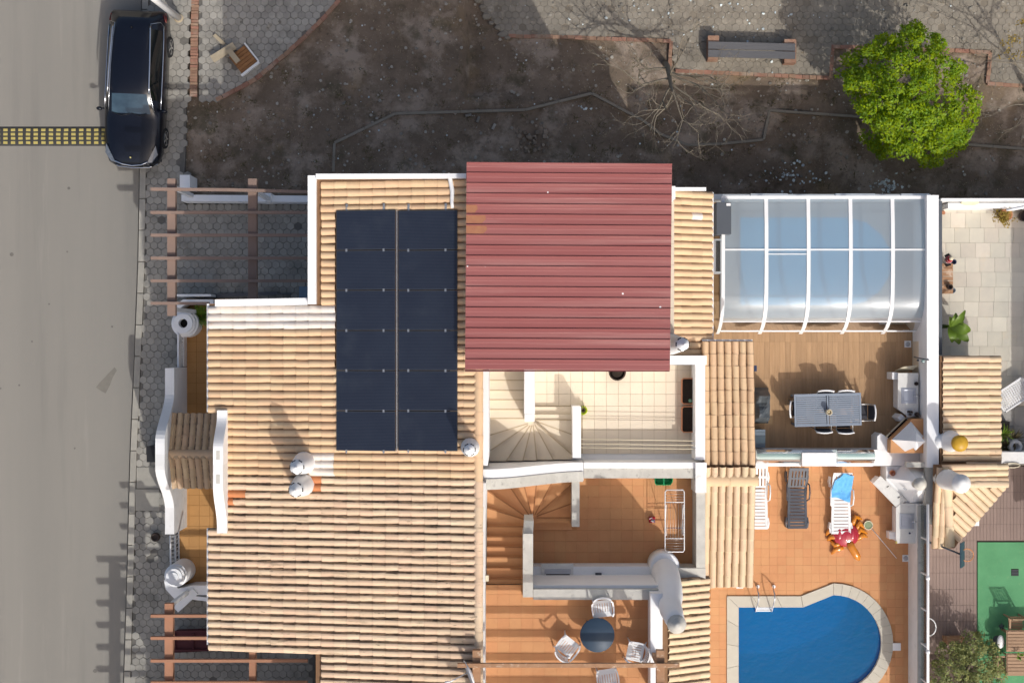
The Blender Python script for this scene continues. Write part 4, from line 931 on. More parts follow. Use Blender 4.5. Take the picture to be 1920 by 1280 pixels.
# counters with sinks and the two barbecues
def sink(t, a, c, e, d, z):
    b = MB(); b.pbox(a,c,e,d,z+.002,z+.012); f = b.build('sink', M_['steel'], t)
    b = MB(); p, q = W(a+3,c+4,z), W(e-5,d-4,z); r = .05; pts = []
    for cx, cy, a0 in ((q.x-r,p.y-r,0),(p.x+r,p.y-r,90),(p.x+r,q.y+r,180),(q.x-r,q.y+r,270)):
        pts += [(cx+r*math.cos(rad(a0+k*30)), cy+r*math.sin(rad(a0+k*30))) for k in range(4)]
    n = len(pts); cx, cy = (p.x+q.x)/2, (p.y+q.y)/2; ins = [(cx+(u-cx)*.80, cy+(v-cy)*.80) for u,v in pts]
    b.add([(u,v,z+.018) for u,v in pts]+[(cx+(u-cx)*.93, cy+(v-cy)*.93, z+.018) for u,v in pts]+[(u,v,z-.10) for u,v in ins], [(i,(i+1)%n,n+(i+1)%n,n+i) for i in range(n)]+[(n+i,n+(i+1)%n,2*n+(i+1)%n,2*n+i) for i in range(n)]+[tuple(range(2*n,3*n))], True); b.build('bowl', M_['steel'], f)
    b = MB(); b.lathe((cx+.03,cy+.03,z-.098), [(.03,0),(.025,.004)], 10); b.build('plughole', M_['soot'], f)
    p = W(e-1,(c+d)/2,z); b = MB(); b.tube([(p.x+.06,p.y,z),(p.x+.06,p.y,z+.2),(p.x-.08,p.y,z+.2),(p.x-.10,p.y,z+.16)], .013, 6); b.build('tap', M_['chrome'], t)
ct = thing('outdoor_counter', 'white marble counter with sink on the wooden deck', 'counter', tuple(W(1702,740,0)))
hole_ = None
def top_with_hole(t, poly, hx, z, th, m):
    b = MB(); a, c, e, d = hx; o = [W(u,v,z) for u,v in poly]; h = [W(u,v,z) for u,v in ((a+2,c+3),(e-4,c+3),(e-4,d-3),(a+2,d-3))]
    n = len(o); vs = [(p.x,p.y,z) for p in o]+[(p.x,p.y,z-th) for p in o]+[(p.x,p.y,z) for p in h]
    k0 = min(range(n), key=lambda i: (o[i]-h[0]).length)
    ring = [(k0+i) % n for i in range(n)]+[k0]+[2*n, 2*n+3, 2*n+2, 2*n+1, 2*n]
    b.add(vs, [tuple(ring)]+[(i,(i+1)%n,n+(i+1)%n,n+i) for i in range(n)]); b.build('worktop', m, t)
top_with_hole(ct, [(1684,699),(1722,699),(1722,780),(1704,782),(1683,766)], (1690,727,1718,756), .90, .05, M_['marble'])
b = MB(); b.pprism([(1686,703),(1721,703),(1721,776),(1706,778),(1686,764)], 0, .78); b.build('base', M_['white'], ct); sink(ct, 1690,727,1718,756, .90)
b = MB(); b.pbox(1673,698,1684,711,0,.72); b.build('side_pier', M_['white'], ct)
def small(name, px, py, z, lab, cat, fn, m): b = MB(); fn(b, W(px,py,z)); return tag(b.build(name, M_[m]), lab, cat)
small('cup', 1717,719,.9,'dark round cup standing on the marble counter','cup', lambda b,p: b.lathe((p.x,p.y,.903), [(.055,0),(.06,.10),(.05,.10),(.045,.02)], 12), 'potbrown')
tr_ = thing('tray', 'white square tray of dark bottles beside the deck sink', 'tray', tuple(W(1706,775,.9))); p = W(1706,774,.95)
b = MB()
for (x,y,sx,sy) in ((0,.1,.22,.02),(0,-.1,.22,.02),(.1,0,.02,.18),(-.1,0,.02,.18),(0,0,.2,.2)): b.obox(p.x+x*math.cos(.2)-y*math.sin(.2),p.y+x*math.sin(.2)+y*math.cos(.2),.935 if sx != .2 else .912,sx,sy,.06 if sx != .2 else .01,.2)
b.build('body', M_['plastic'], tr_)
for (x,y) in ((-.04,.04),(.04,.03),(0,-.05)):
    b = MB(); b.lathe((p.x+x,p.y+y,.918), [(.035,0),(.035,.14),(.015,.18),(.015,.22)], 10); b.build('bottle', M_['potbrown'], tr_)
small('dark_jug', 1718,776,.9,'dark jug with long handle in the corner of the deck counter','jug', lambda b,p: (b.lathe((p.x,p.y,.903), [(.06,0),(.07,.10),(.05,.15)], 12), b.tube([(p.x,p.y,1.0),(p.x+.16,p.y-.08,1.03)], .012, 6)), 'potbrown')
small('folded_chairs', 1698,693,.5,'stack of folded cream boards leaning beside the marble counter','boards', lambda b,p: [b.obox(p.x-.04+.05*i,p.y+.03*i,.5,.40,.022,.75,rad(4*i-3),rad(-8)) for i in range(3)], 'cream')
wl = thing('wall_bracket', 'dark arm lamp fixed on white wall above the deck', 'lamp', tuple(W(1730,673,1.6))); b = MB(); b.tube([W(1714,669,.9),W(1722,671,1.3),W(1733,673,1.7),W(1742,675,1.76)], .022, 6); b.build('arm', M_['acgrey'], wl)
b = MB(); p = W(1731,677,1.7); b.lathe(p, [(.05,-.05),(.05,.03),(.02,.05)], 10); b.build('bulb', M_['greenglass'], wl); b = MB(); b.obox(W(1721,675,1.2).x,W(1721,675,1.2).y,1.2,.05,.06,.08); b.build('clip', M_['acgrey'], wl)
bq = thing('masonry_barbecue', 'corner barbecue with white pyramid hood on terracotta slab', 'barbecue', tuple(W(1705,820,0)))
b = MB(); b.pprism([(1645,818),(1652,812),(1668,822),(1668,849),(1645,848)], 0, .85); b.pprism([(1669,823),(1703,790),(1711,784),(1738,784),(1738,850),(1669,850)], 0, .80); b.pprism([(1683,783),(1690,776),(1697,782),(1691,791)], 0, .8); b.build('base', M_['white'], bq)
b = MB(); b.pprism([(1670,824.5),(1711,785),(1735,785),(1735,849),(1670,849)], .802, 1.30); b.build('oven_slab', M_['firebrick'], bq)
b = MB(); b.pprism([(1662,818),(1698,784),(1706,788),(1670,823)], .802, .86); b.build('grill_bed', M_['soot'], bq)
b = MB(); b.tube([W(1661,819,.92),W(1697,784,.92)], .025, 5); b.build('front_bar', M_['cream'], bq)
b = MB(); b.tube([W(1664,804,.95),W(1672,813,.95)], .012, 5); b.build('spit_handle', M_['oldwood'], bq)
def hood(t, lowp, zl, top, zt, m, apex=None):
    b = MB(); L_ = [W(a,c,zl) for a,c in lowp]; T_ = [W(a,c,zt) for a,c in top]; n = len(L_)
    b.add(L_+T_, [(i,(i+1)%n,n+(i+1)%n,n+i) for i in range(n)]+[tuple(range(n,2*n))]); b.build('hood', m, t)
hood(bq, [(1672,824),(1708,790),(1731,817),(1697,846)], 1.305, [(1704,826),(1716,813),(1728,825),(1716,838)], 1.85, M_['white'])
b = MB(); c4 = [W(a,c,1.87) for a,c in ((1702,826),(1718,810),(1735,827),(1717,844))]; ap = W(1718,827,2.12)
b.add([Vector((p.x,p.y,1.80)) for p in c4]+c4+[ap], [(0,1,5,4),(1,2,6,5),(2,3,7,6),(3,0,4,7),(4,5,8),(5,6,8),(6,7,8),(7,4,8)]); b.build('chimney_cap', M_['white'], bq)
ct = thing('outdoor_counter', 'white marble counter with sink beside the orange tiled pool terrace', 'counter', tuple(W(1700,980,0)))
top_with_hole(ct, [(1680,951),(1690,943),(1718,943),(1718,1018),(1680,1018)], (1687,962,1714,991), .90, .05, M_['marble'])
b = MB(); b.pprism([(1684,953),(1717,946),(1717,1016),(1684,1016)], 0, .78); b.build('base', M_['white'], ct); sink(ct, 1687,962,1714,991, .90)
b = MB(); b.pbox(1668,997,1684,1010,0,.45); b.build('step_block', M_['white'], ct); b = MB(); b.pbox(1679,1014.5,1682.5,1018,.901,.93); b.build('sponge', M_['yellow'], ct)
bq = thing('masonry_barbecue', 'white corner barbecue with round stained flue and slanted worktop', 'barbecue', tuple(W(1695,910,0)))
b = MB(); b.pprism([(1637,906),(1651,892),(1700,938),(1681,951)], .80, .88); b.build('worktop', M_['marble'], bq)
b = MB(); b.pprism([(1642,905),(1652,895),(1697,937),(1683,947)], 0, .80); b.pprism([(1662,874),(1740,874),(1740,946),(1702,946),(1662,906)], 0, .80); b.build('base', M_['white'], bq)
hood(bq, [(1674,906),(1663,896),(1694,868),(1738,876),(1738,943),(1705,944)], .805, [(1716,906),(1713,902),(1718,896),(1727,896),(1733,907),(1722,914)], 1.75, M_['white'])
b = MB(); p = W(1722,906,1.74); b.lathe((p.x,p.y,1.55), [(.17,0),(.17,.35),(.20,.36),(.20,.40),(.14,.42),(.13,.52),(.05,.55)], 16); b.build('flue', M_['stone'], bq)
for a, c in ((1664.5,912),(1685,932)):
    b = MB(); q = W(a,c,.885); b.obox(q.x,q.y,.892,.075,.02,.018,rad(35)); b.build('handle', M_['soot'], bq)
b = MB(); q = W(1697,916,1.28); b.obox(q.x,q.y,q.z,.12,.07,.01,rad(-40),rad(30)); b.build('plaque', M_['alu'], bq)
b = MB(); b.pbox(1700,866,1749,876,1.2,1.45); b.pbox(1735,876.1,1749,946,1.2,1.45); b.build('coping', M_['stone'], bq)
small('clay_cup',1673,886,.9,'orange clay cup beside the round-flued barbecue','cup', lambda b,p: b.lathe((p.x,p.y,.803), [(.07,0),(.09,.16),(.075,.16),(.06,.03)], 14), 'clay')
small('garden_tap',1728,955,.9,'dark garden tap and hose reel by the glass fence','tap', lambda b,p: (b.lathe(p, [(.10,-.1),(.10,.02),(.04,.05)], 12), b.tube([p, W(1731,965,.9), W(1730,972,.6)], .03, 6)), 'navy')
small('bottle_top',1705.5,999,.9,'tiny dark blue cap on the poolside marble counter','cap', lambda b,p: b.lathe((p.x,p.y,.902), [(.03,0),(.03,.03)], 10), 'navy')
# --- sun loungers
def lounger(m, label, px, py, zrec, z0=.30):
    c = W(px,py,.3); t = thing('sun_lounger', label, 'sun lounger', (c.x,c.y,0), 'sun loungers by the blue pool')
    M = M_[m]; hw = .30; rec = rad(zrec); yb = .30                # head towards +y, back hinges at yb
    T = Matrix.Translation((c.x,c.y,0))
    def B(name, fn): b = MB(); fn(b); b.v = [tuple(T @ Vector(v)) for v in b.v]; return b.build(name, M, t)
    for i in range(11):
        y = -.88+i*.105; B('slat', lambda b: b.box(-hw+.075,y,z0-.02,hw-.075,y+.084,z0+.006*math.sin(i)))
    for s in (-1,1):
        B('side_rail', lambda b: b.wall([(s*(hw-.035),-.96,z0+.015),(s*(hw-.035),-.5,z0),(s*(hw-.05),.0,z0+.01),(s*(hw-.035),yb,z0+.02)], .075, z0-.07))
        B('armrest', lambda b: b.tube([(s*(hw-.0),-.12,z0-.02),(s*(hw+.045),-.06,z0+.14),(s*(hw+.055),.14,z0+.2),(s*(hw+.05),.38,z0+.16),(s*(hw+.0),.44,z0-.02)], .022, 6))
        for y in (-.80,.62): B('leg', lambda b: b.wall([(s*(hw+.02),y-.16,z0-.03),(s*(hw+.045),y,z0-.01),(s*(hw+.02),y+.16,z0-.03)], .04, 0))
    B('foot_bar', lambda b: b.box(-hw,-.985,z0-.07,hw,-.90,z0+.02))
    Rm = Matrix.Translation((0,yb,z0)) @ Matrix.Rotation(rec,4,'X')
    def BR(name, x0,x1,y0,y1,z1=.012): return B(name, lambda b: b.mbox(Rm @ Matrix.Translation(((x0+x1)/2,(y0+y1)/2,0)), x1-x0, y1-y0, .03))
    for i in range(6):
        xx = -hw+.03+i*.1; BR('back_slat', xx, xx+.062, .06, .30); BR('back_slat', xx, xx+.062, .36, .60)
    for y0, y1 in ((0,.06),(.30,.36),(.60,.70)): BR('back_bar', -hw+.005, hw-.005, y0, y1)
    for x in (-hw+.0,): BR('back_edge', -hw-.005, -hw+.028, .061, .60); BR('back_edge', hw-.028, hw+.005, .061, .60)
    return t
lounger('plastic','white sun lounger half hidden under the porch roof edge',1421,932,4,.32)
lounger('greyplastic','charcoal plastic sun lounger with raised backrest',1495,931,28)
lounger('plastic','white sun lounger with blue cloth over its raised backrest',1577,941,26)
b = MB(); nx, ny = 16, 18; vs = []; c = W(1577,941,.3)
for j in range(ny+1):
    for i in range(nx+1):
        u, v = i/nx, j/ny; x = lerp(-.22,.30,u)+.05*(v-.5)-.12*(1-v)*(1-u); y = .12+lerp(.0,.82,v)-.10*(1-v)*u+.05*math.sin(u*5)
        if v > .75 and u < .35: x += .22*(.35-u)/.35*(v-.75)*4
        zz = .34+max(0,y-.30)*math.tan(rad(26))+.022+abs(.055*noise.noise(Vector((u*5,v*5,2))))+.022*noise.noise(Vector((u*13,v*11,7)))
        vs.append((c.x+x, c.y+.30+(y-.30)*.92, zz))
b.add(vs, [(j*(nx+1)+i,j*(nx+1)+i+1,(j+1)*(nx+1)+i+1,(j+1)*(nx+1)+i) for j in range(ny) for i in range(nx)], True); tag(b.build('beach_towel', M_['bluetowel']), 'crumpled light blue cloth draped on the white lounger', 'towel')
b = MB(); p = W(1580,919,.36); b.tube([(p.x-.09,p.y+.02,p.z),(p.x-.03,p.y-.01,p.z+.03),(p.x+.02,p.y+.02,p.z+.01),(p.x+.06,p.y-.03,p.z+.02)], .014, 6); tag(b.build('sunglasses', M_['soot']), 'dark sunglasses lying at the edge of the blue cloth', 'sunglasses')
# inflatable crab
cr = thing('inflatable_crab', 'shiny red and orange inflatable crab float beside the white lounger', 'pool float', tuple(W(1588,1008,.1)))
def blob(b, c, rx, ry, rz, n=18, m=10, fn=None):
    vs = []
    for i in range(m+1):
        a = math.pi*i/m-math.pi/2
        for j in range(n):
            t = 2*math.pi*j/n; k = 1+(fn(t) if fn else 0); vs.append((c.x+rx*k*math.cos(a)*math.cos(t), c.y+ry*k*math.cos(a)*math.sin(t), c.z+rz*math.sin(a)))
    b.add(vs, [(i*n+j,i*n+(j+1)%n,(i+1)*n+(j+1)%n,(i+1)*n+j) for i in range(m) for j in range(n)], True)
b = MB(); c = W(1586,1002,.16); blob(b, c, .43, .38, .17); b.build('shell', M_['crabred'], cr)
for k in (-1,0,1):
    b = MB(); blob(b, W(1586+k*12,1005-abs(k)*4,.27), .095, .20, .06, 12, 8); b.build('shell_rib', M_['crabred'], cr)
def limb(pts, rr): b = MB(); b.tube([W(a,c,z) for a,c,z in pts], rr, 9); b.build('leg', M_['craborange'], cr)
for s, arr in ((0, [((1570,998),(1556,992),(1549,1003)),((1572,1008),(1558,1006),(1551,1013)),((1575,1018),(1566,1022),(1556,1012)),((1580,1026),(1566,1030),(1559,1038))]),
               (1, [((1598,984),(1604,968),(1616,973)),((1606,992),(1611,979),(1620,990)),((1608,1002),(1612,992),(1626,1000)),((1606,1010),(1618,1003),(1626,1006))])):
    for a, c, e in arr: limb([(a[0],a[1],.13),((a[0]+c[0])/2,(a[1]+c[1])/2,.17),(c[0],c[1],.14),((c[0]+e[0])/2,(c[1]+e[1])/2,.10),(e[0],e[1],.07)], [.07,.075,.075,.06,.03])
b = MB(); b.tube([W(1592,1016,.2),W(1597,1026,.22),W(1603,1036,.22),W(1608,1044,.2),W(1611,1050,.17)], [.13,.115,.125,.11,.03], 10); b.build('claw', M_['craborange'], cr)
nt_ = thing('pool_net', 'round pale green pool net with long thin pole', 'pool net', tuple(W(1628,984,0)))
b = MB(); p = W(1628,984,.05); b.tube([(p.x+.135*math.cos(i*.3927),p.y+.135*math.sin(i*.3927),.06) for i in range(17)], .016, 6); b.build('rim', M_['cream'], nt_)
b = MB(); b.lathe((p.x,p.y,.0), [(.13,.05),(.10,.02),(.02,.01)][::-1], 14); M_['net'] = mat('pale green mesh', (.27,.33,.20), None, 6, .9); b.build('mesh_bag', M_['net'], nt_)
b = MB(); b.tube([(p.x+.09,p.y-.09,.06), W(1681,1046,.06)], .011, 6); b.build('pole', M_['plastic'], nt_)
# --- roof terrace furniture (plastic chairs, round table, pergola)
def mono():
    t = thing('plastic_chair', 'x', 'chair', (0,0,0), 'white plastic chairs around the round table')   # faces +y
    M = M_['plastic']
    for i in range(6):
        x = -.20+i*.069; b = MB(); b.box(x,-.14,.415,x+.054,.10,.432); b.build('seat_slat', M, t)
    for y0, y1 in ((.10,.24),(-.22,-.14)):
        b = MB(); b.box(-.225,y0,.415,.225,y1,.434); b.build('seat_edge', M, t)
    for s in (-1,1):
        b = MB(); b.box(s*.228-.02,-.2,.413,s*.228+.02,.22,.435); b.build('seat_side', M, t)
        b = MB(); b.wall([(s*.235,-.235,.86),(s*.285,-.16,.68),(s*.295,.0,.655),(s*.28,.16,.64),(s*.25,.225,.60)], .045, [.80,.645,.62,.605,.42]); b.build('armrest', M, t)
        b = MB(); b.tube([(s*.25,.22,.60),(s*.26,.23,.43),(s*.275,.255,0)], [.028,.028,.022], 6); b.build('front_leg', M, t)
        b = MB(); b.tube([(s*.23,-.20,.45),(s*.255,-.285,0)], [.03,.022], 6); b.build('rear_leg', M, t)
    arc = [(math.sin(a)*.245, -.20-.125*math.cos(a)) for a in [rad(v) for v in range(-78,79,13)]]
    b = MB(); b.wall([(x,y-.03,.88) for x,y in arc], .04, .80); b.build('back_rail', M, t)
    b = MB(); b.wall([(x*.93,y*.93+.02,.50) for x,y in arc], .03, .43); b.build('back_base', M, t)
    for i in range(2, len(arc)-2):
        x, y = arc[i]; b = MB(); b.add([(x*.93-.014,y*.93+.01,.50),(x*.93+.014,y*.93+.01,.50),(x+.014,y-.02,.805),(x-.014,y-.02,.805),(x*.93-.014,y*.93+.03,.50),(x*.93+.014,y*.93+.03,.50),(x+.014,y+.0,.805),(x-.014,y+.0,.805)],[(0,1,2,3),(7,6,5,4),(0,3,7,4),(1,5,6,2)]); b.build('back_slat', M, t)
    return t
mc = mono()
for i, (px, py, rz, lab) in enumerate(((1130,1140,187,'white plastic chair backed against the stained terrace wall'),(1064,1212,-38,'white plastic chair on the stair side of the round table'),(1192,1222,78,'white plastic chair beside the parapet with leaning flue'),(1139,1270,8,'white plastic chair half hidden below the pergola rafter'))):
    p = W(px,py,ZU+.45); q = (p.x,p.y,ZU)
    if i == 0: mc.location = q; mc.rotation_euler = (0,0,rad(rz)); mc['label'] = lab
    else: dup(mc, q, rad(rz), lab)
p = W(1120,1190,ZU+.73); rt = thing('round_table', 'round dark blue table between the white plastic chairs', 'table', (p.x,p.y,ZU))
b = MB(); b.lathe((p.x,p.y,ZU), [(.02,.69),(.46,.69),(.475,.70),(.475,.725),(.465,.735),(.01,.737)], 40); b.build('tabletop', M_['tabletop'], rt)
for k in range(4):
    a = rad(45+90*k); b = MB(); b.tube([(p.x+.25*math.cos(a),p.y+.25*math.sin(a),ZU+.69),(p.x+.36*math.cos(a),p.y+.36*math.sin(a),ZU)], .025, 6); b.build('leg', M_['tabletop'], rt)
pt = thing('terrace_pergola', 'peeling brown wooden pergola over the plastic chairs', 'pergola', tuple(W(1080,1245,ZU)))
zpg = 7.80
for a, c in ((886,901),(1231,1246)):
    b = MB(); x0, x1 = W(a,0,zpg).x, W(c,0,zpg).x; b.box(x0, -14, zpg-.24, x1, W(0,1219,zpg).y, zpg-.002); b.build('beam', M_['oldwood'], pt)
    for yy in (-8.6,-12.5):
        b = MB(); xm = (x0+x1)/2; b.box(xm-.07, yy-.07, ZU, xm+.07, yy+.07, zpg-.241); b.build('post', M_['oldwood'], pt)
for k in range(8):
    y_ = W(0,1245,zpg).y-k*.655; b = MB(); b.box(W(858,0,zpg).x, y_-.052, zpg, W(1273,0,zpg).x, y_+.052, zpg+.15); b.build('rafter', M_['oldwood'], pt)
sd = thing('satellite_dish', 'pale satellite dish on the lichen-stained roof edge', 'satellite dish', tuple(W(884,1262,7.7)))
c = W(885,1262,7.75); dM = Matrix.Translation(c) @ Vector((-.94,-.34,.18)).to_track_quat('Z','Y').to_matrix().to_4x4()
b = MB(); prof = [(.02,.0),(.12,.008),(.25,.035),(.36,.07),(.40,.09),(.40,.075),(.25,.02),(.02,-.015)]; b.lathe((0,0,0), prof, 22, True, dM, True); b.build('reflector', M_['plastic'], sd)
b = MB(); tip = dM @ Vector((0,-.05,.66)); b.tube([dM @ Vector((0,-.36,.08)), tip], .018, 6); b.build('feed_arm', M_['plastic'], sd)
b = MB(); b.tube([tip+Vector((-.09,-.01,0)), tip+Vector((.03,.02,0))], [.045,.03], 8); b.build('receiver', M_['plastic'], sd)
b = MB(); q = W(893,1236,7.8); b.tube([c+Vector((.05,.05,0)), (q.x+.0,q.y-.2,7.6),(q.x+.0,q.y,7.4),(q.x,q.y,7.2)], .03, 7); b.tube([(q.x+.0,q.y-.1,7.6), (q.x-.1,q.y+.12,7.45)], .014, 5); b.build('mast', M_['steel'], sd)
# wall lamp on the stair wall
small('wall_lamp',911,1083,5.8,'small cream wall lamp above the orange stairs','lamp', lambda b,p: b.obox(p.x+.03,p.y,p.z,.10,.16,.18), 'cream')
# drying rack, basket, peg pot
dk = thing('drying_rack', 'white folding laundry rack on the orange terrace', 'drying rack', tuple(W(1265,975,ZA)))
zr = ZA+.95
def tb(nm, pts, r, m='plastic'): b = MB(); b.tube([W(a,c,z) for a,c,z in pts], r, 6); return b.build(nm, M_[m], dk)
tb('frame', [(1250,918,zr),(1281,918,zr),(1283,922,zr),(1283,1030,zr),(1281,1034,zr),(1250,1034,zr),(1247,1030,zr),(1247,922,zr),(1250,918,zr)], .016)
for y_ in (941,1009): tb('crossbar', [(1247,y_,zr),(1283,y_,zr)], .012)
for i in range(6): tb('line', [(1252+i*5,941,zr),(1252+i*5,1009,zr)], .004, 'alu')
for i in range(4): tb('line', [(1248,921+i*5,zr),(1282,921+i*5,zr)], .004, 'alu'); tb('line', [(1248,1013+i*5,zr),(1282,1013+i*5,zr)], .004, 'alu')
for s in (1249,1281): tb('leg', [(s,946,zr),(s-2,1000,ZA)], .012); tb('leg', [(s,1003,zr),(s-2,942,ZA)], .012)
tb('brace', [(1248,989,ZA+.6),(1281,989,ZA+.6)], .011, 'navy')
bk = thing('laundry_basket', 'open green plastic basket on terrace under the grey coping', 'basket', tuple(W(1243,902,ZA)))
p = W(1244,899,ZA+.2); x0, x1, y0, y1 = -.25,.25,-.15,.15
b = MB(); pts = [(-.23,-.15),(.20,-.15),(.27,-.05),(.27,.12),(.2,.18),(-.23,.18),(-.27,.1),(-.27,-.08)]
n = len(pts); b.add([(p.x+u*.8,p.y+v*.8,ZA+.03) for u,v in pts]+[(p.x+u,p.y+v,ZA+.30) for u,v in pts]+[(p.x+u*.93,p.y+v*.9,ZA+.30) for u,v in pts]+[(p.x+u*.74,p.y+v*.72,ZA+.05) for u,v in pts], [(i,(i+1)%n,n+(i+1)%n,n+i) for i in range(n)]+[(n+i,n+(i+1)%n,2*n+(i+1)%n,2*n+i) for i in range(n)]+[(2*n+i,2*n+(i+1)%n,3*n+(i+1)%n,3*n+i) for i in range(n)]+[tuple(range(3*n,4*n))]); b.build('body', M_['green'], bk)
b = MB(); b.box(p.x-.02,p.y-.16,ZA+.301,p.x+.02,p.y+.19,ZA+.33); b.build('handle', M_['green'], bk)
pg_ = thing('peg_pot', 'small red pot of blue pegs on the orange terrace', 'pot', tuple(W(1222,973,ZA))); p = W(1222,973,ZA)
b = MB(); b.box(p.x-.085,p.y-.08,ZA+.003,p.x+.085,p.y+.08,ZA+.20); b.build('body', M_['redcloth'], pg_)
for i in range(6):
    b = MB(); b.obox(p.x+R.uniform(-.05,.05),p.y+R.uniform(-.05,.05),ZA+.21,.09,.02,.02,R.random()*3); b.build('peg', M_['paleblue'] if i % 2 else M_['plastic'], pg_)
# beige terrace: planters, pot, small lime stand
for y_, lab in ((733,'clay trough planter of bare soil with one green seedling'),(786,'clay trough planter of bare dark soil nearest the party wall')):
    t = thing('trough_planter', lab, 'planter', tuple(W(1289,y_,ZA)), 'clay trough planters'); p = W(1289.5,y_,ZA+.32); hx, hy = .185,.39
    b = MB(); c8 = lambda hx,hy,r: [(hx-r,-hy),(hx,-hy+r),(hx,hy-r),(hx-r,hy),(-hx+r,hy),(-hx,hy-r),(-hx,-hy+r),(-hx+r,-hy)]
    A, B_ = c8(hx,hy,.05), c8(hx-.03,hy-.03,.04); n = 8
    b.add([(p.x+u*.88,p.y+v*.94,ZA) for u,v in A]+[(p.x+u,p.y+v,ZA+.33) for u,v in A]+[(p.x+u,p.y+v,ZA+.33) for u,v in B_]+[(p.x+u,p.y+v,ZA+.26) for u,v in B_], [(k*n+i,k*n+(i+1)%n,(k+1)*n+(i+1)%n,(k+1)*n+i) for k in range(3) for i in range(n)]); b.build('trough', M_['clay'], t)
    b = MB(); b.prism([(p.x+u,p.y+v) for u,v in B_], ZA+.1, ZA+.28); b.build('soil', M_['soil'], t)
    if 'seedling' in lab:
        b = MB()
        for i in range(7):
            a = i*.9; q = W(1294,751,ZA+.31); b.obox(q.x+.03*math.cos(a),q.y+.03*math.sin(a),q.z+.01,.05,.02,.004,a,.3)
        M_['seedling'] = mat('mint seedling', (.25,.45,.30), None, 6, .8); b.build('seedling', M_['seedling'], t)
t = thing('round_pot', 'dark round pot of soil half under the red canopy', 'pot', tuple(W(1156,697,ZA))); p = W(1156,697,ZA)
b = MB(); b.lathe(p, [(.19,0),(.25,.33),(.255,.36),(.22,.36),(.21,.28)], 24, cap=False); b.build('pot', M_['potbrown'], t); b = MB(); b.lathe((p.x,p.y,p.z+.27), [(.205,0),(.12,.03),(.02,.035)], 16); b.build('soil', M_['soil'], t)
t = thing('lime_pot', 'lime yellow pot with grey plant beside the stair wall', 'pot', tuple(W(1093,768,ZA))); p = W(1093,769,ZA+.2)
b = MB(); b.lathe((p.x,p.y,ZA), [(.10,0),(.135,.2),(.115,.2),(.10,.1)], 18); b.build('pot', M_['lime'], t)
b = MB()
for i in range(9): a = i*.7; b.tube([(p.x,p.y,ZA+.15),(p.x+.06*math.cos(a),p.y+.07*math.sin(a)+.02,ZA+.30),(p.x+.09*math.cos(a),p.y+.12*math.sin(a)+.05,ZA+.34)], [.02,.018,.004], 5)
b.build('plant', M_['weed'], t)
for i, y_ in enumerate((823,831.5,838.5)):
    b = MB(); b.tube([W(1090,y_,3.5),W(1303,y_+3,3.5)], .011, 5); tag(b.build('washing_line', M_['cream']), ['thin washing line farthest from the party wall','middle one of three thin washing lines over the beige terrace','thin washing line nearest the party wall'][i], 'washing line', 'washing lines over the beige terrace')
# ------------------------------------------------------------------ street side
sb = thing('speed_bump', 'black rubber speed bump with rows of yellow pads across the road', 'speed bump', tuple(W(95,256,ZR)))
k = 0
x = 3.2+13*14.2
while x > -180:
    b = MB(); a, c = W(x,274,ZR), W(x+14.0,237.5,ZR); zt = ZR+.045
    b.add([(a.x,a.y,ZR),(c.x,a.y,ZR),(c.x,c.y,ZR),(a.x,c.y,ZR),(a.x,a.y+.10,zt),(c.x,a.y+.10,zt),(c.x,c.y-.10,zt),(a.x,c.y-.10,zt)], [(0,3,2,1),(4,5,6,7),(0,1,5,4),(1,2,6,5),(2,3,7,6),(3,0,4,7)]); o = b.build('rubber_block', M_['bumprub'], sb)
    if x > -20:
        for y_ in (244,252,259.7,267.7):
            b = MB(); p = W(x+7,y_,zt); b.obox(p.x+R.uniform(-.006,.006),p.y,zt+.006-(.012 if y_ in (244,267.7) else 0),.135,.082,.014,R.uniform(-.06,.06)); b.build('yellow_pad', M_['yellow'], o)
    x -= 14.2
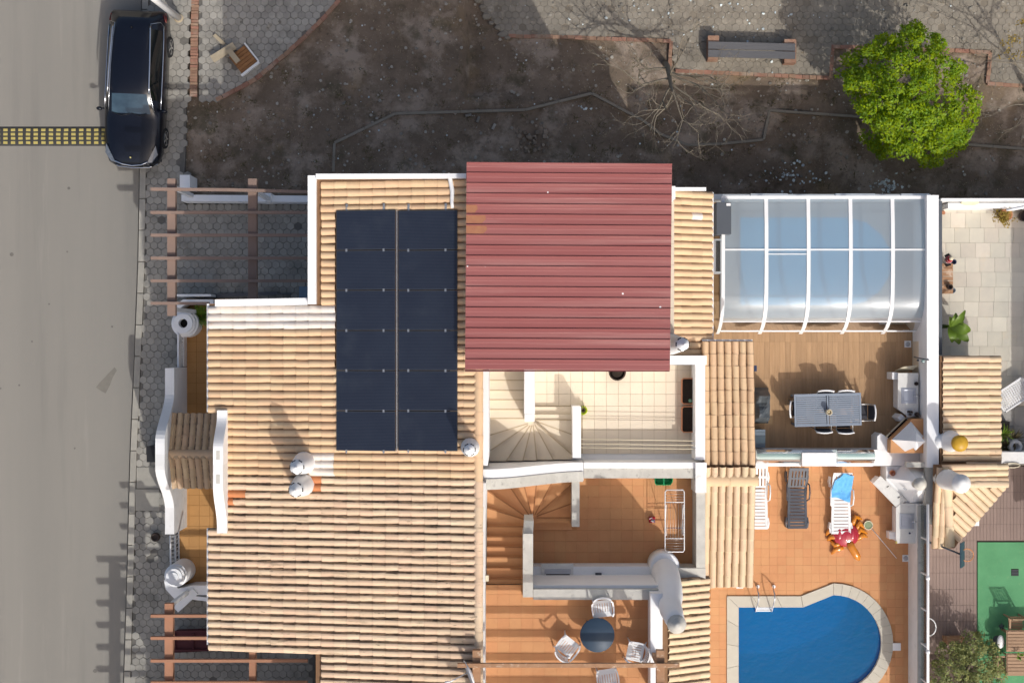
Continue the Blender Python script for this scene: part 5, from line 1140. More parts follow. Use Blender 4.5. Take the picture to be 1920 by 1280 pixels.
def car():
    t = thing('parked_car', 'black estate car parked half on the kerb by the speed bump', 'car')
    ST = [(0,.60,.36,.56,.52,.63,.66),(.12,.80,.26,.62,.64,.75,.79),(.45,.905,.22,.72,.72,.85,.91),(.95,.93,.21,.80,.74,.93,.99),(1.42,.935,.21,.87,.74,.985,1.04),(1.58,.935,.21,.885,.725,1.02,1.07),
          (2.0,.935,.21,.91,.66,1.26,1.32),(2.32,.935,.21,.925,.62,1.39,1.45),(3.0,.935,.21,.94,.61,1.43,1.49),(3.9,.925,.22,.96,.585,1.42,1.48),(4.42,.905,.24,.98,.55,1.37,1.42),(4.55,.895,.25,.98,.55,1.30,1.33),(4.76,.87,.28,.97,.60,1.03,1.06),(4.84,.84,.32,.86,.68,.88,.90),(4.89,.78,.38,.60,.66,.62,.63)]
    def at(y):
        for a, c in zip(ST, ST[1:]):
            if a[0] <= y <= c[0]+1e-6: u = (y-a[0])/(c[0]-a[0]); return [lerp(p,q,u) for p,q in zip(a,c)]
        return ST[-1]
    ys = sorted(set([s[0] for s in ST]+[.06,.25,.7,1.2,1.78,2.15,2.65,3.4,4.2,4.65]))
    def prof(y):
        _, w, zs, zb, wt, zt, zc = at(y)
        cab = 1.55 < y < 4.78
        return [(0,zc),(wt*.55,zc-.012),(wt*.86,lerp(zc,zt,.6)),(wt,zt-.012),((wt+w-.05)/2+.02,lerp(zt,zb,.5)),(w-.045,zb),(w-.008,zb-.10),(w,lerp(zs,zb,.45)),(w-.02,zs+.06),(w-.10,zs-.03)]
    G = [prof(y) for y in ys]; n = 10
    bod, ws, rw, sw = MB(), MB(), MB(), [MB(),MB()]
    for i in range(len(ys)-1):
        ym = (ys[i]+ys[i+1])/2
        for j in range(n-1):
            for s in (1,-1):
                q = [(s*G[i][j][0],ys[i]-2.44,G[i][j][1]),(s*G[i][j+1][0],ys[i]-2.44,G[i][j+1][1]),(s*G[i+1][j+1][0],ys[i+1]-2.44,G[i+1][j+1][1]),(s*G[i+1][j][0],ys[i+1]-2.44,G[i+1][j][1])]
                if s < 0: q = q[::-1]
                tgt = bod
                if 1.58 <= ym < 2.2 and j < 2: tgt = ws
                elif 4.55 < ym < 4.76 and j < 2: tgt = rw
                elif 1.95 < ym < 4.3 and j in (3,4): tgt = sw[0 if s > 0 else 1]
                tgt.add(q, [(0,1,2,3)], True)
    def weld(b, name, m):
        o = b.build(name, m, t); import bmesh; bm = bmesh.new(); bm.from_mesh(o.data); bmesh.ops.remove_doubles(bm, verts=bm.verts, dist=.0005); bm.to_mesh(o.data); bm.free(); return o
    for s in (0, -1):                                   # close both ends
        p = G[s]; vs = [(q[0],ys[s]-2.44,q[1]) for q in p]+[(-q[0],ys[s]-2.44,q[1]) for q in p[::-1]]; bod.add(vs, [tuple(range(len(vs)))])
    weld(bod,'body',M_['carpaint']); weld(ws,'windscreen',M_['windshield']); weld(rw,'rear_window',M_['carglass']); weld(sw[0],'side_window',M_['carglass']); weld(sw[1],'side_window',M_['carglass'])
    b = MB(); b.box(-.80,-2.25,.17,.80,2.3,.30); b.build('underbody', M_['blackplastic'], t)
    for s in (1,-1):
        b = MB(); b.tube([(s*.585,2.44-.62,1.445),(s*.60,2.44-.75,1.485),(s*.64,.6,1.495),(s*.655,-.1,1.49),(s*.66,-.30,1.445)], .026, 6); b.build('roof_rail', M_['chrome'], t)
        b = MB(); b.tube([(s*(at(y)[1]-.035),y-2.44,at(y)[3]+.012) for y in (1.75,2.2,2.8,3.4,3.9,4.35)], .018, 5); b.tube([(s*(at(y)[4]+.014),y-2.44,at(y)[5]-.02) for y in (1.62,1.8,2.0,2.2,2.5,3.0,3.6,4.1,4.35)]+[(s*(at(4.45)[1]-.10),4.45-2.44,1.12),(s*(at(4.35)[1]-.035),4.35-2.44,at(4.35)[3]+.012)], .010, 5); b.build('window_trim', M_['chrome'], t)
        b = MB(); b.tube([(s*.90,1.72-2.44,.95),(s*1.0,1.70-2.44,.98)], .03, 6); blob(b, Vector((s*1.04,1.70-2.44,1.0)), .10, .065, .075, 12, 7); b.build('mirror', M_['carpaint'], t)
        b = MB(); vs = [(s*.50,.05-2.44,.72),(s*.66,.10-2.44,.745),(s*.84,.36-2.44,.80),(s*.79,.62-2.44,.885),(s*.64,.34-2.44,.845),(s*.52,.10-2.44,.775)]; vs = [(v[0],v[1],v[2]+.012) for v in vs]; b.add(vs+[(v[0],v[1],v[2]-.08) for v in vs], [tuple(range(6))]+[(i,(i+1)%6,6+(i+1)%6,6+i) for i in range(6)]); b.build('headlight', M_['lamplens'], t)
        b = MB(); b.add([(s*.60,4.80-2.44,.96),(s*.85,4.72-2.44,.955),(s*.895,4.50-2.44,.95),(s*.905,4.50-2.44,.80),(s*.86,4.80-2.44,.78),(s*.62,4.87-2.44,.80)], [tuple(range(6))]); b.build('taillight', M_['redlamp'], t)
        for yw in (.93,3.83):
            Rm = Matrix.Rotation(rad(90*s),4,'Y'); c = Vector((s*.855,yw-2.44,.335)); b = MB(); b.lathe(c, [(.22,-.09),(.315,-.095),(.335,-.06),(.335,.06),(.315,.098),(.235,.10)], 26, True, Rm); wh = b.build('wheel', M_['rubber'], t)
            b = MB(); b.lathe(c, [(.235,.085),(.235,.101),(.215,.103),(.20,.06),(.02,.06)], 26, True, Rm)
            for kk in range(5):
                a = 2*math.pi*kk/5
                b.mbox(Matrix.Translation(c) @ Rm @ Matrix.Rotation(a,4,'Z') @ Matrix.Translation((.115,0,.09)), .20, .055, .03)
            b.build('rim', M_['chrome'], wh)
    b = MB(); b.tube([(-.53,.10-2.44,.80),(-.3,.02-2.44,.70),(0,-.015-2.44,.68),(.3,.02-2.44,.70),(.53,.10-2.44,.80)], .024, 6); b.build('grille_trim', M_['chrome'], t)
    b = MB(); b.add([(-.36,.0-2.44,.665),(-.30,-.03-2.44,.52),(.30,-.03-2.44,.52),(.36,.0-2.44,.665),(0,-.035-2.44,.66)], [(0,1,2,3,4)]); b.build('grille', M_['blackplastic'], t)
    b = MB(); b.tube([(-.76,.10-2.44,.45),(-.5,-.02-2.44,.44),(0,-.06-2.44,.44),(.5,-.02-2.44,.44),(.76,.10-2.44,.45)], .022, 6); b.build('bumper_trim', M_['chrome'], t)
    b = MB(); b.lathe((0,.22-2.44,.868), [(.028,0),(.03,.02),(.012,.03)], 10); b.build('emblem', M_['brass'], t)
    for s in (0,1):
        b = MB(); b.tube([(-.62+.62*s,1.60-2.44,1.072),(-.30+.60*s,1.50-2.44,1.075),(-.02+.52*s,1.57-2.44,1.095)], .012, 5); b.build('wiper', M_['blackplastic'], t)
    b = MB(); b.lathe((.0,4.2-2.44,1.468), [(.035,0),(.012,.06),(.004,.07)], 8); b.build('antenna', M_['blackplastic'], t)
    c = W(267,171.5,-1.235); t.location = (c.x,c.y,-1.235); t.rotation_euler = (0, rad(-3.6), rad(-3.1))
car()
lp = thing('lamp_post', 'white leaning lamp post on the pavement behind the black car', 'lamp post', tuple(W(334,33,ZP)))
b = MB(); b.tube([W(335,34,ZP), W(292,1,2.2), W(262,-22,4.4)], [.105,.095,.09], 12); b.build('pole', M_['plastic'], lp); b = MB(); p = W(335,34,ZP); b.lathe(p, [(.16,-.02),(.15,.02),(.11,.05)], 14); b.build('base', M_['rawwood'], lp)
def brickline(own, pts, w=.13, L=.22, z=None, h=.08, across=False):
    for a, c in zip(pts, pts[1:]):
        za = z if z is not None else GP(a[0]); A, C = W(a[0],a[1],za), W(c[0],c[1],z if z is not None else GP(c[0])); d = (C-A); step = L; n = max(1, round(d.length/step)); th = math.atan2(d.y,d.x)
        for i in range(n):
            p = A+d*((i+.5)/n); b = MB(); l = d.length/n-.012
            b.obox(p.x+R.uniform(-.008,.008),p.y+R.uniform(-.008,.008),p.z+R.uniform(-.012,.01),l,w*R.uniform(.95,1.04),h,th+R.uniform(-.03,.03)); b.build('brick', M_['brick'], own)
be = thing('brick_edging', 'straight band of red bricks along the pavement behind the car', 'brick edging', tuple(W(366,100,ZP))); brickline(be, [(366.5,-30),(364.5,100),(363,182)], .235, .095, ZP-.02)
be = thing('brick_edging', 'curved brick edging between the paved corner and the dirt', 'brick edging', tuple(W(540,95,ZP))); brickline(be, [(636,0),(612,28),(575,66),(533,104),(480,148),(440,170),(406,188)], .13, .24, ZP-.01)
be = thing('brick_edging', 'brick edging along the plaza beside the bare tree', 'brick edging', tuple(W(1100,72,0))); brickline(be, [(940,68),(1050,69.5),(1160,74),(1258,77),(1256,124)], .12, .24, PZ+.02)
be = thing('brick_edging', 'brick edging below the bench turning up towards the green tree', 'brick edging', tuple(W(1420,140,0))); brickline(be, [(1266,133),(1400,139),(1557,147),(1562,84)], .12, .24, PZ+.02)
be = thing('brick_edging', 'brick edging stepping down behind the green tree', 'brick edging', tuple(W(1852,120,0))); brickline(be, [(1562,88),(1700,90),(1790,95),(1857,99),(1851,157),(1925,162)], .12, .24, PZ+.02)
rs = [(912,32,.20),(934,52,.15),(921,44,.12),(943,66,.20),(905,14,.16),(896,2,.17),(951,72,.12)]
se = thing('stone_edging', 'row of rough grey stones along the broken plaza corner', 'stone edging', tuple(W(925,40,PZ)))
for i, (x,y,r) in enumerate(rs):
    p = W(x,y,PZ); b = MB(); n = 6; b.prism([(p.x+r*R.uniform(.7,1)*math.cos(a), p.y+r*.65*R.uniform(.7,1)*math.sin(a)) for a in [2*math.pi*j/n for j in range(n)]], PZ-.3, PZ+.09, .03)
    b.build('stone', M_['edging'], se)
def edging(pts, lab):
    t = thing('garden_edging', lab, 'edging', tuple(W(pts[0][0],pts[0][1],GP(pts[0][0])))); 
    for a, c in zip(pts, pts[1:]):
        d = math.hypot(c[0]-a[0],c[1]-a[1]); n = max(1, round(d/62))
        for i in range(n):
            b = MB(); P = []
            for u in ((i+.006)/n, (i+.994)/n):
                x, y = lerp(a[0],c[0],u), lerp(a[1],c[1],u); q = W(x,y,GP(x)+.06); P.append((q.x,q.y,max(g0(q.x)+.10, gz(q.x,q.y)+.05)))
            b.wall(P, .085, P[0][2]-.5); b.build('kerb_stone', M_['edging'], t)
edging([(625,322),(627,268),(741,213),(985,206),(1110,175),(1206,226),(1240,252),(1290,272),(1350,270),(1432,262),(1443,207),(1612,219)], 'long zigzag concrete edging through the dirt')
edging([(1800,270),(1985,284)], 'short concrete edging to the lower right of the green tree')
# bench
bn = thing('park_bench', 'weathered two-plank bench on brick piers in the plaza', 'bench', tuple(W(1408,95,PZ+.04)))
for x0, x1, y0, y1 in ((1326,1347,69.5,114),(1469,1491,76,120)):
    for kz in range(6):
        z0 = PZ+.04+kz*.082; p, q = W(x0,y1,PZ+.3), W(x1,y0,PZ+.3); m_ = (p.y+q.y)/2
        for a, c in ((p.y,m_-.005),(m_+.005,q.y)):
            b = MB(); b.box(p.x+R.uniform(-.006,.006),a,z0,q.x+R.uniform(-.006,.006),c,z0+.072); b.build('brick', M_['brick'], bn)
for i, (ya, yb) in enumerate(((78,92),(93,107.5))):
    b = MB(); A, B_ = W(1328,(ya+yb)/2,PZ+.57), W(1491,(ya+yb)/2+4,PZ+.57); d = B_-A; b.obox((A.x+B_.x)/2,(A.y+B_.y)/2,PZ+.56,d.length,.235,.05,math.atan2(d.y,d.x)); b.build('plank', M_['greywood'], bn)
# timber lying on the paved corner
tb_ = thing('timber_pallet', 'brown slatted timber panel with white edge on the paved corner', 'timber panel', tuple(W(458,112,ZP)))
p = W(456,112,ZP); th = rad(38)
def rot(u, v): return p.x+u*math.cos(th)-v*math.sin(th), p.y+u*math.sin(th)+v*math.cos(th)
for i in range(6):
    x, y = rot(0, -.31+i*.115); b = MB(); b.obox(x,y,ZP+.075,.62,.105,.04,th); b.build('plank', M_['browntimber'], tb_)
x, y = rot(.0,-.40); b = MB(); b.obox(x,y,ZP+.08,.72,.075,.15,th); b.build('edge', M_['white_old'], tb_); x, y = rot(.36,.0); b = MB(); b.obox(x,y,ZP+.08,.05,.72,.12,th); b.build('edge', M_['white_old'], tb_)
for (a,c,e,d,w,z,lab) in ((398,112,440,86,.24,.20,'widest pale raw plank lying across the brown timber panel'),(402,66,421,84,.11,.02,'short pale timber offcut lying beyond the crossed planks'),(428,93,447,117,.17,.30,'pale crosswise plank resting on top of the widest plank')):
    A, B_ = W(a,c,ZP+z), W(e,d,ZP+z); dd = B_-A; b = MB(); b.obox((A.x+B_.x)/2,(A.y+B_.y)/2,ZP+z+.03,dd.length,w,.055,math.atan2(dd.y,dd.x)); tag(b.build('timber_plank', M_['rawwood']), lab, 'plank')
# rubble, loose bricks, litter
M_['rubble'] = mat('dusty rubble', (.27,.215,.16), (.19,.15,.11), 6, .95, var=.35)
rp = thing('rubble_pile', 'low pile of broken stones on the dirt below the edging', 'rubble', tuple(W(1000,265,0)))
for i in range(46):
    a = R.random()*6.28; r = math.sqrt(R.random()); x, y = 1002+r*34*math.cos(a), 256+r*34*math.sin(a); q = W(x,y,PZ+.2); s_ = R.uniform(.04,.12); n = 5; zz = gz(q.x,q.y)+.10*(1-r)
    b = MB(); b.prism([(q.x+s_*R.uniform(.6,1)*math.cos(6.28*j/n), q.y+s_*R.uniform(.6,1)*math.sin(6.28*j/n)) for j in range(n)], zz-.08, zz+s_*.35, s_*.2); b.build('stone', M_['rubble'], rp)
for x, y, rz, lab in ((897,227,1.2,'loose pale brick on the dirt lying lengthwise, left of the rubble pile'),(926,239,1.1,'loose pale brick nearest the rubble pile'),(879,220,.2,'small loose brick half below the concrete edging')):
    q = W(x,y,PZ+.2); b = MB(); b.obox(q.x,q.y,gz(q.x,q.y)+.05,.20,.085,.09,rz); tag(b.build('loose_brick', M_['pebble']), lab, 'brick')
b = MB()
for i in range(2600):
    x, y = R.uniform(340,1920), R.uniform(0,365); q = W(x,y,GP(x)); s_ = R.choice((.010,.012,.016,.02,.03,.045)) if R.random() < .9 else .07
    zz = max(gz(q.x,q.y), PZ+.04 if pip(x,y,zpoly) else -9, ZP-.01 if pip(x,y,cpoly) else -9); n = 5; a0 = R.random()
    b.prism([(q.x+s_*R.uniform(.6,1)*math.cos(a0+6.28*j/n), q.y+s_*R.uniform(.5,1)*math.sin(a0+6.28*j/n)) for j in range(n)], zz-.01, zz+s_*.6)
b.build('gravel', M_['pebble'], kind='stuff')
M_['litter'] = mat('pale litter', (.62,.66,.60), (.50,.58,.62), 5, .9, var=.3)
b = MB()
def scrap(x, y, s_):
    q = W(x,y,GP(x)); zz = max(gz(q.x,q.y), PZ+.05 if pip(x,y,zpoly) else -9)+.012; a = R.random()*6; n = 5
    b.add([(q.x+s_*R.uniform(.4,1)*math.cos(a+1.257*j), q.y+s_*R.uniform(.4,1)*math.sin(a+1.257*j), zz+R.uniform(0,s_*.5)) for j in range(n)], [tuple(range(n))])
for i in range(170): scrap(R.uniform(350,1900), R.uniform(0,350), R.uniform(.015,.045))
for cx, cy, sp2, n_ in ((1490,330,30,60),(1668,348,14,70),(1095,202,5,10),(1330,10,90,60)):
    for i in range(n_): scrap(R.gauss(cx,sp2), R.gauss(cy,sp2*.5), R.uniform(.02,.075))
b.build('litter', M_['litter'], kind='stuff')
b = MB()
for i in range(170):
    x, y = R.uniform(370,1900), R.uniform(120,362)
    if pip(x,y,zpoly) or pip(x,y,cpoly): continue
    q = W(x,y,GP(x)); zz = gz(q.x,q.y)
    for j in range(14):
        a = R.random()*6.28; l = R.uniform(.05,.16); px_, py_ = q.x+R.gauss(0,.09), q.y+R.gauss(0,.09); w = .012
        b.add([(px_-w*math.sin(a),py_+w*math.cos(a),zz),(px_+w*math.sin(a),py_-w*math.cos(a),zz),(px_+l*math.cos(a),py_+l*math.sin(a),zz+R.uniform(.02,.10))], [(0,1,2)])
b.build('weeds', M_['weed'], kind='stuff')
b = MB()
for i in range(1500):
    x, y = R.uniform(350,1920), R.uniform(0,365)
    if pip(x,y,cpoly) or (pip(x,y,zpoly) and R.random() < .8): continue
    q = W(x,y,GP(x)); zz = max(gz(q.x,q.y), PZ+.045 if pip(x,y,zpoly) else -9)
    for j in range(5):
        a = R.random()*6.28; l = R.uniform(.03,.10); u, v = q.x+R.gauss(0,.07), q.y+R.gauss(0,.07); w = R.uniform(.006,.014)
        b.add([(u-w*math.sin(a),v+w*math.cos(a),zz),(u+w*math.sin(a),v-w*math.cos(a),zz),(u+l*math.cos(a),v+l*math.sin(a),zz+R.uniform(.01,.05))], [(0,1,2)])
b.build('dry_grass', M_['straw'], kind='stuff')
# ------------------------------------------------------------------ trees
def leaf_cloud(b, c, r, n, size, flat=.8):
    for i in range(n):
        d = Vector((R.gauss(0,1),R.gauss(0,1),R.gauss(0,1))); d.normalize(); p = c+Vector((d.x*r,d.y*r,d.z*r*flat))*R.uniform(.45,1.0)**.5
        u = Vector((R.gauss(0,1),R.gauss(0,1),R.gauss(0,.5))); u.normalize(); v = u.cross(d+Vector((0,0,.9))); v = v.normalized() if v.length > 1e-3 else u.orthogonal(); s_ = size*R.uniform(.6,1.25); nn = u.cross(v)*s_*.18
        b.add([p-u*s_, p+v*s_*.5+nn*.6, p+u*s_+nn, p-v*s_*.5+nn*.6], [(0,1,2,3)])
gt = thing('broadleaf_tree', 'bright green leafy tree in the dirt beside the plaza', 'tree', tuple(W(1690,190,0)))
base = W(1656,205,PZ); b = MB(); b.tube([base+Vector((0,0,-.1)), base+Vector((.05,0,.8)), base+Vector((0,.05,1.7)), base+Vector((.05,0,2.6))], [.13,.10,.08,.04], 8)
for i in range(9):
    a = i*.7+.2; e = base+Vector((1.6*math.cos(a),1.5*math.sin(a),2.0+.5*(i%3))); b.tube([base+Vector((.03,.02,.9+.12*i)), base.lerp(e,.5)+Vector((0,0,.25)), e], [.05,.035,.015], 5)
b.build('trunk', M_['bark'], gt)
outl = [(1556,128),(1600,105),(1625,88),(1668,70),(1718,48),(1752,70),(1772,98),(1800,122),(1808,160),(1838,185),(1832,225),(1808,250),(1790,285),(1742,306),(1715,292),(1680,300),(1648,285),(1612,250),(1640,225),(1612,205),(1588,160)]
b = MB(); cl = 0; cx, cy = 1702, 178
outl = [(cx+(x-cx)*1.04, cy+(y-cy)*1.04) for x,y in outl]
while cl < 340:
    x, y = R.uniform(1560,1842), R.uniform(45,308)
    if not pip(x,y,outl): continue
    if (x-1692)**2+(y-150)**2 < 150 and R.random() < .9: continue
    d = min(1.0, math.hypot((x-cx)/138,(y-cy)/128)); zt = PZ+1.9+2.3*math.sqrt(max(0,1-d*d)); z = zt-R.random()**1.6*1.5*(1 if d < .85 else .5)
    if y > 240 and x < 1660: z = min(z, PZ+1.6)
    leaf_cloud(b, W(x,y,max(z,PZ+.9)), R.uniform(.15,.28), 84, .055); cl += 1
b.build('crown', M_['leaf'], gt)
def branches(b, p, d, l, r, depth, spread=.5, up_=.1):
    n = 3; pts = [p]; rr = [r]; q = p; dd = d.copy()
    for i in range(n):
        dd = (dd+Vector((R.gauss(0,.16),R.gauss(0,.16),R.gauss(0,.10)+up_*.2))).normalized(); q = q+dd*l/n; pts.append(q); rr.append(lerp(r,r*.62,(i+1)/n))
    b.tube(pts, rr, 5 if r > .02 else 4, True, False)
    if depth <= 0: return
    for i in range(R.choice((2,3,3)) if depth > 1 else R.choice((2,3))):
        s_ = (dd+Vector((R.gauss(0,spread),R.gauss(0,spread),R.gauss(0,spread*.7)+up_))).normalized(); st = pts[R.choice((2,3,3))]
        branches(b, st, s_, l*R.uniform(.55,.85), r*.60, depth-1, spread, up_)
def baretree(lab, stem, px, dirs, seed, leaves=None, depth=4):
    global R
    keep = R; R = random.Random(seed); t = thing('bare_tree', lab, 'tree', tuple(W(*px,0)))
    b = MB(); b.tube([W(a,c,PZ)+Vector((0,0,z)) for a,c,z,r in stem], [s[3] for s in stem], 8); ts = b.build('trunk', M_['bark'], t)
    b = MB()
    for (a,c,z), d, l, r in dirs: branches(b, W(a,c,PZ)+Vector((0,0,z)), Vector(d).normalized(), l, r, depth)
    b.build('branches', M_['bark'], t)
    if leaves:
        b2 = MB(); n = len(b.v)
        for i in range(leaves):
            v = Vector(b.v[R.randrange(n//3,n)]); leaf_cloud(b2, v, .10, 5, .045)
        b2.build('foliage', M_['drytan'], t)
    R = keep
baretree('leafless tree leaning over the dirt by the brick edging', [(1247,118,-.1,.105),(1246,134,1.0,.09),(1243,160,2.1,.075),(1240,190,3.2,.055),(1239,212,4.2,.04)], (1247,118),
   [((1245,140,1.3),(-.7,.0,.7),1.2,.04),((1244,152,1.8),(.8,-.4,.5),1.2,.04),((1243,160,2.1),(.75,-.5,.5),1.2,.04),((1242,170,2.5),(-.8,-.35,.45),1.15,.04),((1241,184,3.0),(.55,-.75,.4),1.1,.035),((1240,190,3.2),(-.6,-.7,.4),1.1,.035),((1239,212,4.2),(.1,-.8,.3),.9,.03),((1239,210,4.1),(-.5,-.6,.3),.9,.03),((1239,210,4.1),(.6,-.5,.3),.9,.03),((1243,165,2.3),(.2,.3,.9),1.1,.03)], 5)
baretree('sparse yellow-leaved tree cut by the photo edge beside the plaza', [(1925,170,-.1,.08),(1922,165,.8,.07),(1918,160,1.8,.055),(1915,158,2.8,.04)], (1925,170),
   [((1922,164,1.0),(-.6,.5,.6),1.2,.035),((1920,162,1.4),(-.4,-.7,.5),1.1,.035),((1918,160,1.9),(-.7,.1,.7),1.2,.035),((1916,159,2.3),(.3,.6,.8),1.3,.035),((1915,158,2.8),(-.2,.3,.9),1.3,.035),((1915,158,2.7),(.6,-.2,.7),1.2,.03)], 11, 150)
# ------------------------------------------------------------------ pergolas over the driveways
def pergola(lab, m, zt, beams, y0, y1, rys, x0, x1s, posts):
    t = thing('wooden_pergola', lab, 'pergola', tuple(W(400,(y0+y1)/2,ZP)))
    for i, (a, c) in enumerate(beams):
        A, C = W(a,0,zt).x, W(c,0,zt).x; b = MB(); b.box(A, W(0,y1,zt).y, zt-.24, C, W(0,y0,zt).y, zt); b.build('beam', M_[m], t)
    for i, y_ in enumerate(rys):
        b = MB(); yy = W(0,y_,zt+.1).y; xe_ = W(x1s(y_),0,zt+.1).x; xs_ = W(x0,0,zt+.1).x
        if i == 0 and m == 'pinkbrown': b.wall([(xs_,yy+.02,zt+.15),((xs_+xe_)/2,yy-.0,zt+.15),(xe_,yy-.06,zt+.15)], .085, zt+.002)
        else: b.box(xs_, yy-.042, zt+.002, xe_, yy+.042, zt+.15)
        b.build('rafter', M_[m], t)
    for (a, c, z0) in posts:
        p = W(a,c,zt-.2); b = MB(); b.box(p.x-.06,p.y-.06,z0,p.x+.06,p.y+.06,zt-.241); b.build('post', M_['white'], t)
pergola('faded brown pergola over the driveway of the house with solar panels', 'pinkbrown', 3.0, ((313.5,328.5),(465,481)), 335, 592, (356,398.5,441,484,526.5,568.5), 283, lambda y: 578 if y < 555 else 392, ((322,350,-.13),(474,356,-.26),(322,580,-1.3)))
pergola('salmon painted pergola over the driveway of the lichen-roofed house', 'orangewood', 2.65, ((308.5,324),(467,479)), 1131, 1420, (1154,1195.5,1238,1279,1321,1362,1404), 283, lambda y: 395 if y < 1210 else 577, ((316,1137,-1.3),(316,1400,-1.3)))
t = thing('wooden_pergola', 'neighbouring pergola beyond the photo edge shading the road', 'pergola', (-11.4,-15,ZP))
zt = 3.3
def gshadow(px, py, z): q = W(px,py,ZR); return q.x-SX*(z-ZR), q.y-SY*(z-ZR)
for a in (209,): 
    A, _ = gshadow(204,1100,zt); C, _ = gshadow(219.5,1100,zt); b = MB(); y0 = gshadow(210,1047,zt)[1]; b.box(A, y0-9, zt-.24, C, y0, zt); b.build('beam', M_['orangewood'], t)
    b = MB(); b.box(A+2.6, y0-9, zt-.24, C+2.6, y0, zt); b.build('beam', M_['orangewood'], t)
for i in range(12):
    _, yy = gshadow(200,1051+i*41.2,zt); xs_, _ = gshadow(184,1100,zt); b = MB(); b.box(xs_, yy-.045, zt+.002, xs_+5, yy+.045, zt+.15); b.build('rafter', M_['orangewood'], t)
for yy in (y0-.6, y0-8.5):
    b = MB(); b.box((A+C)/2-.07, yy-.07, -1.3, (A+C)/2+.07, yy+.07, zt-.241); b.build('post', M_['white'], t)
hs = thing('house', 'next house beyond the lower photo edge shading the pavement', 'house', (-5,-18,-1.2))
b = MB(); b.box(XE+.25, -24, -1.5, XR, -13.45, 4.9); b.build('wall', M_['white'], hs)
b = MB(); slope_block(b, XE, XR+.1, -24.2, -13.25); b.build('roof', M_['roofbase'], hs)
# entrance bits
gt_ = thing('entry_gate', 'white low gate with square openings beside the round turret', 'gate', tuple(W(338,655,-1.2)))
b = MB(); b.pbox(332,626,335.5,688,-1.25,-.12); b.build('rail', M_['plastic'], gt_)
for i in range(9):
    b = MB(); b.pbox(337.5,629+i*6.4,343.5,633.5+i*6.4,-.9,-.55); b.build('block', M_['plastic'], gt_)
for a in ((336,627,337.3,687),(343.7,627,345,687)):
    b = MB(); b.pbox(*a,-.95,-.50); b.build('stile', M_['plastic'], gt_)
gt_ = thing('entry_gate', 'white barred gate standing open beside the stained curved wall', 'gate', tuple(W(328,1030,-1.2)))
for a in (318,327): b = MB(); b.tube([W(a+1,1003,-.2 if a == 318 else -.9),W(a+2.5,1062,-.2 if a == 318 else -.9)], .028, 6); b.build('rail', M_['plastic'], gt_)
b = MB(); b.tube([W(335,990,-1.08),W(336,1055,-1.08)], .022, 6); b.build('rail', M_['plastic'], gt_)
for i in range(8):
    y_ = 1006+i*7.6; b = MB(); b.tube([W(318.5,y_,-.2),W(328,y_-1,-.95),W(336,y_-6,-1.08)], .014, 5); b.build('bar', M_['plastic'], gt_)
def frond(lab, px, py, z, n, l, m, cat='plant', w=.022, name='grassy_plant', potm=None, up_=.6):
    t = thing(name, lab, cat, tuple(W(px,py,z))); p = W(px,py,z); b = MB()
    for i in range(n):
        a = R.random()*6.28; ll = l*R.uniform(.6,1.1); d = Vector((math.cos(a),math.sin(a),0)); s_ = Vector((-d.y,d.x,0)); w_ = w*R.uniform(.7,1.2); h1 = ll*up_*R.uniform(.6,1.3)
        q = p+d*.02; m1 = q+d*ll*.5+Vector((0,0,h1)); e = q+d*ll+Vector((0,0,h1*.7))
        b.add([q-s_*w_*.6,q+s_*w_*.6,m1+s_*w_,e,m1-s_*w_], [(0,1,2,4),(4,2,3)])
    b.build('foliage', M_[m], t)
    if potm: b = MB(); b.lathe((p.x,p.y,p.z-.32), [(.12,0),(.17,.3),(.14,.3)], 14); b.build('pot', M_[potm], t)
frond('grassy plant beside the white round turret', 377, 592, -.75, 90, .42, 'banana')
for a, c, lab in (((256,875.5),(300,915),'concrete utility cover nearest the dark box on pavement'),((254,916.5),(298.5,957),'stained concrete utility cover with pergola shadow on it')):
    b = MB(); b.pbox(*a,*c,ZP-.06,ZP+.017); tag(b.build('utility_cover', M_['kerb']), lab, 'cover')
ub = thing('utility_box', 'black utility box in shade beside the curved white wall', 'box', tuple(W(285,850,ZP))); b = MB(); b.pbox(275,837,296,866,ZP,-.35); b.build('body', M_['blackplastic'], ub); b = MB(); b.pbox(274,836,297,851,-.348,-.32); b.build('lid', M_['blackplastic'], ub)
small('globe_pot',294,1005,ZP,'dark brown round pot on hex paving by the wall end','pot', lambda b,p: b.lathe(p, [(.08,0),(.14,.10),(.15,.2),(.12,.28),(.09,.28),(.08,.2)], 18), 'potbrown')
b = MB(); b.pbox(561,537,580,562,-1.1,-.2); tag(b.build('leaning_board', M_['paleblue']), 'pale blue board in the driveway corner under the roof notch', 'board')
for k, (a,c,e,d,lab) in enumerate(((382,557,545,550,'long pale plank lying nearest the driveway wall'),(395,553,520,548,'thin plank lying beside the longer pale plank'))):
    A, B_ = W(a,c,-1.0), W(e,d,-1.0); dd = B_-A; b = MB(); b.obox((A.x+B_.x)/2,(A.y+B_.y)/2,-1.1,dd.length,.05,.08,math.atan2(dd.y,dd.x)); tag(b.build('timber_plank', M_['greywood']), lab, 'plank')
mb_ = thing('maroon_bench', 'long maroon wooden box under the salmon pergola', 'box', tuple(W(400,1200,ZP)))
b = MB(); b.pprism([(326,1185),(480,1180),(480,1216),(326,1223)], -1.3, -.60); b.build('body', M_['maroon'], mb_)
for x_ in (327,361,399,437): b = MB(); b.pbox(x_,1187,x_+2,1217,-.598,-.52); b.build('divider', M_['maroon'], mb_)
for y_ in (1182,1217): b = MB(); b.pbox(326,y_,480,y_+3,-.598,-.515); b.build('rim_board', M_['maroon'], mb_)
